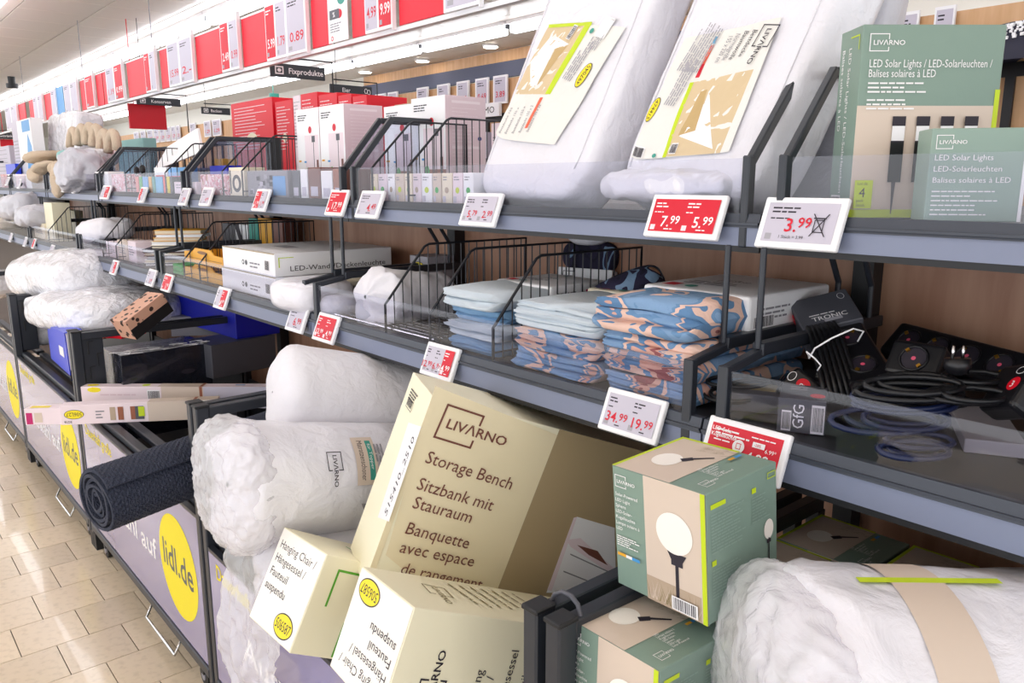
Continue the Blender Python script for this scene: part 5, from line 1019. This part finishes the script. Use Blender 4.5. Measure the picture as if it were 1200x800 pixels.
bedset(1.43,z+.097,.185,.34,.040,'bedgrey','pale blue folded linen with a dark piped edge, top of the left stack',2,4,sl=(.16,'tagwhite'),X=1.02)
bedset(1.19,z,.235,.36,.040,'floral','floral blue and peach linen, bottom of the middle pile',3,5); bedset(1.19,z+.041,.235,.36,.040,'floral','floral linen second from bottom in the middle pile, peach fold showing',3,6)
bedset(1.195,z+.082,.24,.36,.052,'bedgrey','pale blue crumpled folded linen on top of the middle pile',4,7,sl=(.22,'bookcream'),lime=True)
bedset(.945,z,.2,.36,.038,'floral','floral linen at the bottom of the right pile near the frame',3,8); bedset(.95,z+.039,.205,.36,.038,'floral','floral linen second from bottom of the right pile',3,9)
bedset(.95,z+.078,.21,.36,.030,'floral','blue floral linen third from bottom of the right pile',2,10,sl=(.24,'tagwhite'),lime=True)
bedset(.965,z+.112,.225,.42,.060,'floral','big blue and peach folded linen in a white sleeve on top of the right pile',3,11,sl=(.15,'tagwhite'),X=1.01,rot=.0)
soft_at('linen_corner','blue folded linen end poking out of the white sleeve at the frame rods','bed linen','floral',876,372,1.42,(.05,.04,.03),-1.2,0,.1,6,n=12,e=3,amp=.006)
r,_=soft_at('dark_floral_bundle','dark navy floral bundle in clear film lying behind the wire divider','bundle','darkfloral',735,340,1.33,(.085,.06,.040),-.9,0,.42,8,n=18,e=2.8,amp=.008)
b=Box('card_package','upright package with a white card and dark floral cloth above it','package',at(650,345,X=1.44),yax(-1.3,.25),(.16,.03,.075),'tagwhite'); w,dp,h=b.d; p=b.pr('front'); p.frame(w*.1,h*.7,w*.2,h*.18,.0015,'ink'); p.lines(w*.1,h*.5,w*.5,3,h*.12,'grey'); p.build()
soft('dark_cloth',None,None,'darkfloral',b.O+b.a*w/2+b.c*(h+.035)+b.b*.02,(b.a,b.c,-b.b),(w/2,.04,.02),parent=b.r,n=10,e=3,amp=.006)
soft_at('kraft_package','brown paper package leaning behind the floral piles','package','sandd',815,345,1.46,(.11,.04,.02),-1.2,.1,.15,9,n=10,e=5,amp=.004)
soft_at('grey_film_bag','thin clear bag hanging from under the upper shelf','bag','greybag',690,276,1.40,(.05,.03,.02),-1.3,0,0,10,n=12,e=2.5,amp=.008)
# rolled duvet
r,fn,_=roll('duvet_bundle','rolled white duvet with a folded end, in the lower shelf basket','bedding','cloth',at(436,348,X=1.05),at(520,352,X=1.30),.078,.072,seed=14,capamp=.025,amp=.006,fq=12,endround=.35)
soft('grey_lining',None,None,'greybag',at(431,365,X=1.06),AIS,(.035,.03,.04),parent=r,n=12,e=2.4,amp=.008)
q=at(430,372,X=1.10); g=G()
for k in range(16): g.tube([(1.02+.022*k,2.0,MZ+.012),(1.02+.022*k,1.46,MZ+.012)],.0017,5)
g.tube([(1.02,1.46,MZ+.012),(1.02,2.0,MZ+.012)],.0025,5); o=tag(g.build('basket_floor_grid','chrome'),'bright wire grid on the shelf under the rolled duvet','grid')
# lamp cartons and wrapped pillow
def ledbox(zz,label,x=1.03,y=2.76,W=.44,D=.37,h=.072):
    b=Box('ceiling_lamp_carton',label,'carton',(x,y,zz),AIS,(W,D,h),'tagwhite','flat white ceiling lamp cartons'); p=b.pr('front'); w=W; p.rect(0,h*.96,w,h*.04,'khaki'); p.ell(w*.42,h*.42,w*.022,h*.12,'cardgrey'); p.ell(w*.48,h*.42,w*.022,h*.12,'cardgrey'); p.ell(w*.42,h*.42,w*.012,h*.06,'tagwhite'); p.lines(w*.55,h*.4,w*.2,2,h*.16,'grey'); p.barcode(w*.83,h*.25,w*.07,h*.4); p.build()
    p=b.pr('right'); p.text('LED-Wand-/Deckenleuchte',D*.12,h*.22,h*.22,'ink',w=D*.82); p.rect(D*.03,h*.8,D*.12,h*.03,'lime'); p.rect(D*.03,h*.4,D*.008,h*.4,'lime'); p.build(); p=b.pr('top'); p.rect(w*.3,D*.3,w*.25,D*.12,'midgrey'); p.rect(0,0,w,.003,'khaki'); p.build(); return b
z1=at(322,355,X=1.03).z
ledbox(MZ+.002,'flat white ceiling lamp carton, lower one of two'); ledbox(MZ+.076,'flat white ceiling lamp carton lettered LED-Wand-/Deckenleuchte, upper one',y=2.74,W=.42,D=.42)
soft_at('wrapped_pillow','white pillow in film standing right of the lamp cartons','pillow','bagwhite',366,344,1.06,(.11,.10,.046),-1.5,0,.0,12,n=16,e=3.6,amp=.006)
b=Box('flat_beige_carton','flat white and beige carton on the wrapped pillow','carton',(1.12,2.27,MZ+.062),yax(-1.45,0),(.19,.25,.014),'bookcream'); 
b=Box('oval_label_carton','grey carton end with a yellow oval, behind the rods','carton',(1.38,2.10,MZ+.02),AIS,(.10,.1,.12),'midgrey'); p=b.pr('front'); oval(p,.05,.085,.032,.018,'483625'); p.build()
soft_at('clear_pouch','grey see-through pouch with dark cloth behind the clear side panel','pouch','greybag',398,358,1.06,(.05,.05,.035),-1.5,0,0,13,n=12,e=3,amp=.008)
# crates, green packs, books
for k in range(2):
    c=at(217,330-22*k,X=1.04); zz=MZ+.003+.062*k; yb=at(262,320,X=1.04).y; W=c.y-yb
    r=thing('wooden_crate','small honey-coloured wooden crate with a hand hole, '+('lower','upper')[k]+' one of two','crate',(1.1,(c.y+yb)/2,zz),'small wooden crates')
    P=[(0,0),(W,0),(W,.038),(W*.78,.040),(W*.7,.056),(W*.3,.056),(W*.22,.040),(0,.038)]
    for x,nm in ((1.04,'front_board'),(1.19,'back_board')):
        g=G(); O=V((x,c.y,zz)); f=lambda a,b_:O+V((0,-a,b_)); g.prism([f(*q) for q in P],(.006,0,0)); fb_=g.build(nm,'yel2',r,bevel=.001)
    p=PR(XF(1.04,c.y,zz),r,'hand_hole'); p.ell(W*.5,.042,W*.13,.006,'brown'); p.rect(W*.02,.018,W*.96,.0015,'brown'); p.build()
    G().box((1.046,yb,zz),(1.19,yb+.006,zz+.038)).build('side_board','yel2',r); G().box((1.046,c.y-.006,zz),(1.19,c.y,zz+.038)).build('side_board','yel2',r); G().box((1.046,yb+.006,zz+.001),(1.19,c.y-.006,zz+.006)).build('crate_base','yel2',r)
for k in range(3): 
    y0=at(216,322,X=1.04).y; Box('green_pack','bright green pack beside the wooden crates, '+('bottom','middle','top')[k]+' of three','pack',(1.04,y0+.13,MZ+.003+.014*k),AIS,(.11,.08,.012),'green','flat green packs')
a=at(165,310,Z=1.10); 
bk=['navy','tagwhite','cardgrey','choc','navy','ink','bookcream','yel2','tagwhite','yel2']
ords=('bottom','second','third','fourth','fifth','sixth','seventh','eighth','ninth','top')
zz=MZ+.002; rd=random.Random(3)
for k in range(10):
    th=(.013,.016,.014,.015,.014,.013,.018,.016,.013,.018)[k]; off=(0,.0,.01,.0,-.005,.03,.03,.04,.05,.045)[k]; ax=yax(-.55+rd.uniform(-.06,.06)); O=V((1.03+off,3.66-off*.3,zz)); W,D=.20,.14
    r=thing('book',ords[k]+' book of the stack on the lower shelf, '+('navy','white','dark grey','brown','navy','black','cream','orange-edged','white','orange-edged')[k]+' cover','book',O+ax[0]*W/2+ax[1]*D/2,'books stacked on the lower shelf')
    g=G(); g.fr(O,ax[0]*W,ax[1]*D,ax[2]*.0022).fr(O+ax[2]*(th-.0022),ax[0]*W,ax[1]*D,ax[2]*.0022).fr(O+ax[1]*(D-.002),ax[0]*W,ax[1]*.002,ax[2]*th); g.build('cover',bk[k],r); G().fr(O+ax[0]*.004+ax[1]*.004+ax[2]*.0022,ax[0]*(W-.008),ax[1]*(D-.006),ax[2]*(th-.0044)).build('pages','bookcream' if k%2 else 'tagwhite',r); zz+=th+.0006
for k,(a,b_,t,c,l) in enumerate(((262,275,262,'cardgrey','dark photo folder at the back above the crates'),(276,292,263,'tagwhite','white folder with a black diagonal at the back'),(293,303,256,'teal','dark green folder at the back'),(304,319,256,'yel2','orange-yellow folder at the back beside the bay post'),(320,332,258,'choc','dark red folder at the back beside the bay post'))):
    b=sbox('folder',l,'folder',a,b_,285,t,1.42,.05,c,'upright folders at the back'); 
    if k==1: p=b.pr('front'); p.poly([(0,b.d[2]),(b.d[0]*.3,b.d[2]),(b.d[0],0),(b.d[0]*.7,0)],'ink'); p.build()
for k,(a,b_,t,c,l) in enumerate(((98,118,280,'navy','blue carton behind the guard at the bay joint'),(126,138,284,'pinkl','small pink carton in the wire basket, first'),(139,150,282,'sand','small beige carton in the wire basket, second'),(151,160,283,'pinkl','small pink carton in the wire basket, third'),(44,56,262,'bookcream','cream carton in the far basket'))):
    b=sbox('little_carton',l,'carton',a,b_,300,t,1.05,.1,c,'little cartons in the wire baskets'); p=b.pr('front'); p.lines(b.d[0]*.1,b.d[2]*.7,b.d[0]*.7,4,b.d[2]*.12,'grey',seed=k); p.build()
b=sbox('black_flat_box','black flat box under the books','box',206,226,300,290,1.2,.15,'darker')
soft_at('small_pillow','white printed small pillow roll in the wire basket left of the books','pillow','cloth',122,270,1.12,(.20,.10,.055),-1.4,0,.12,15,n=22,e=3.4,amp=.018,freq=12)
soft_at('white_cup_pack','round white pack beside the small pillow roll','pack','white',114,275,1.08,(.05,.03,.035),-1.5,0,0,16,n=10,e=2.2,amp=.004)
b=sbox('pale_yellow_panel','pale yellow upright board at the far basket','board',57,66,290,238,1.06,.1,'cream'); b=sbox('pale_yellow_panel','lower pale yellow board behind the far basket wires','board',67,92,290,246,1.3,.05,'cream')
soft_at('white_sack_upper','crumpled white sack on the lower shelf at the far left, upper one','sack','greybag',35,242,1.12,(.26,.16,.07),-1.45,0,.1,18,'white sacks on the lower shelf',n=24,e=4,amp=.035,freq=7,rid=.8)
soft_at('white_sack_upper','crumpled white sack on the lower shelf, below and right of the upper one','sack','greybag',48,253,1.08,(.15,.12,.055),-1.45,0,.05,19,'white sacks on the lower shelf',n=24,e=4,amp=.03,freq=9,rid=.8)
soft_at('cream_sack','cream bag at the left edge of the lower shelf','sack','bookcream',8,262,1.08,(.12,.1,.05),-1.45,0,0,20,n=12,e=2.6,amp=.015)
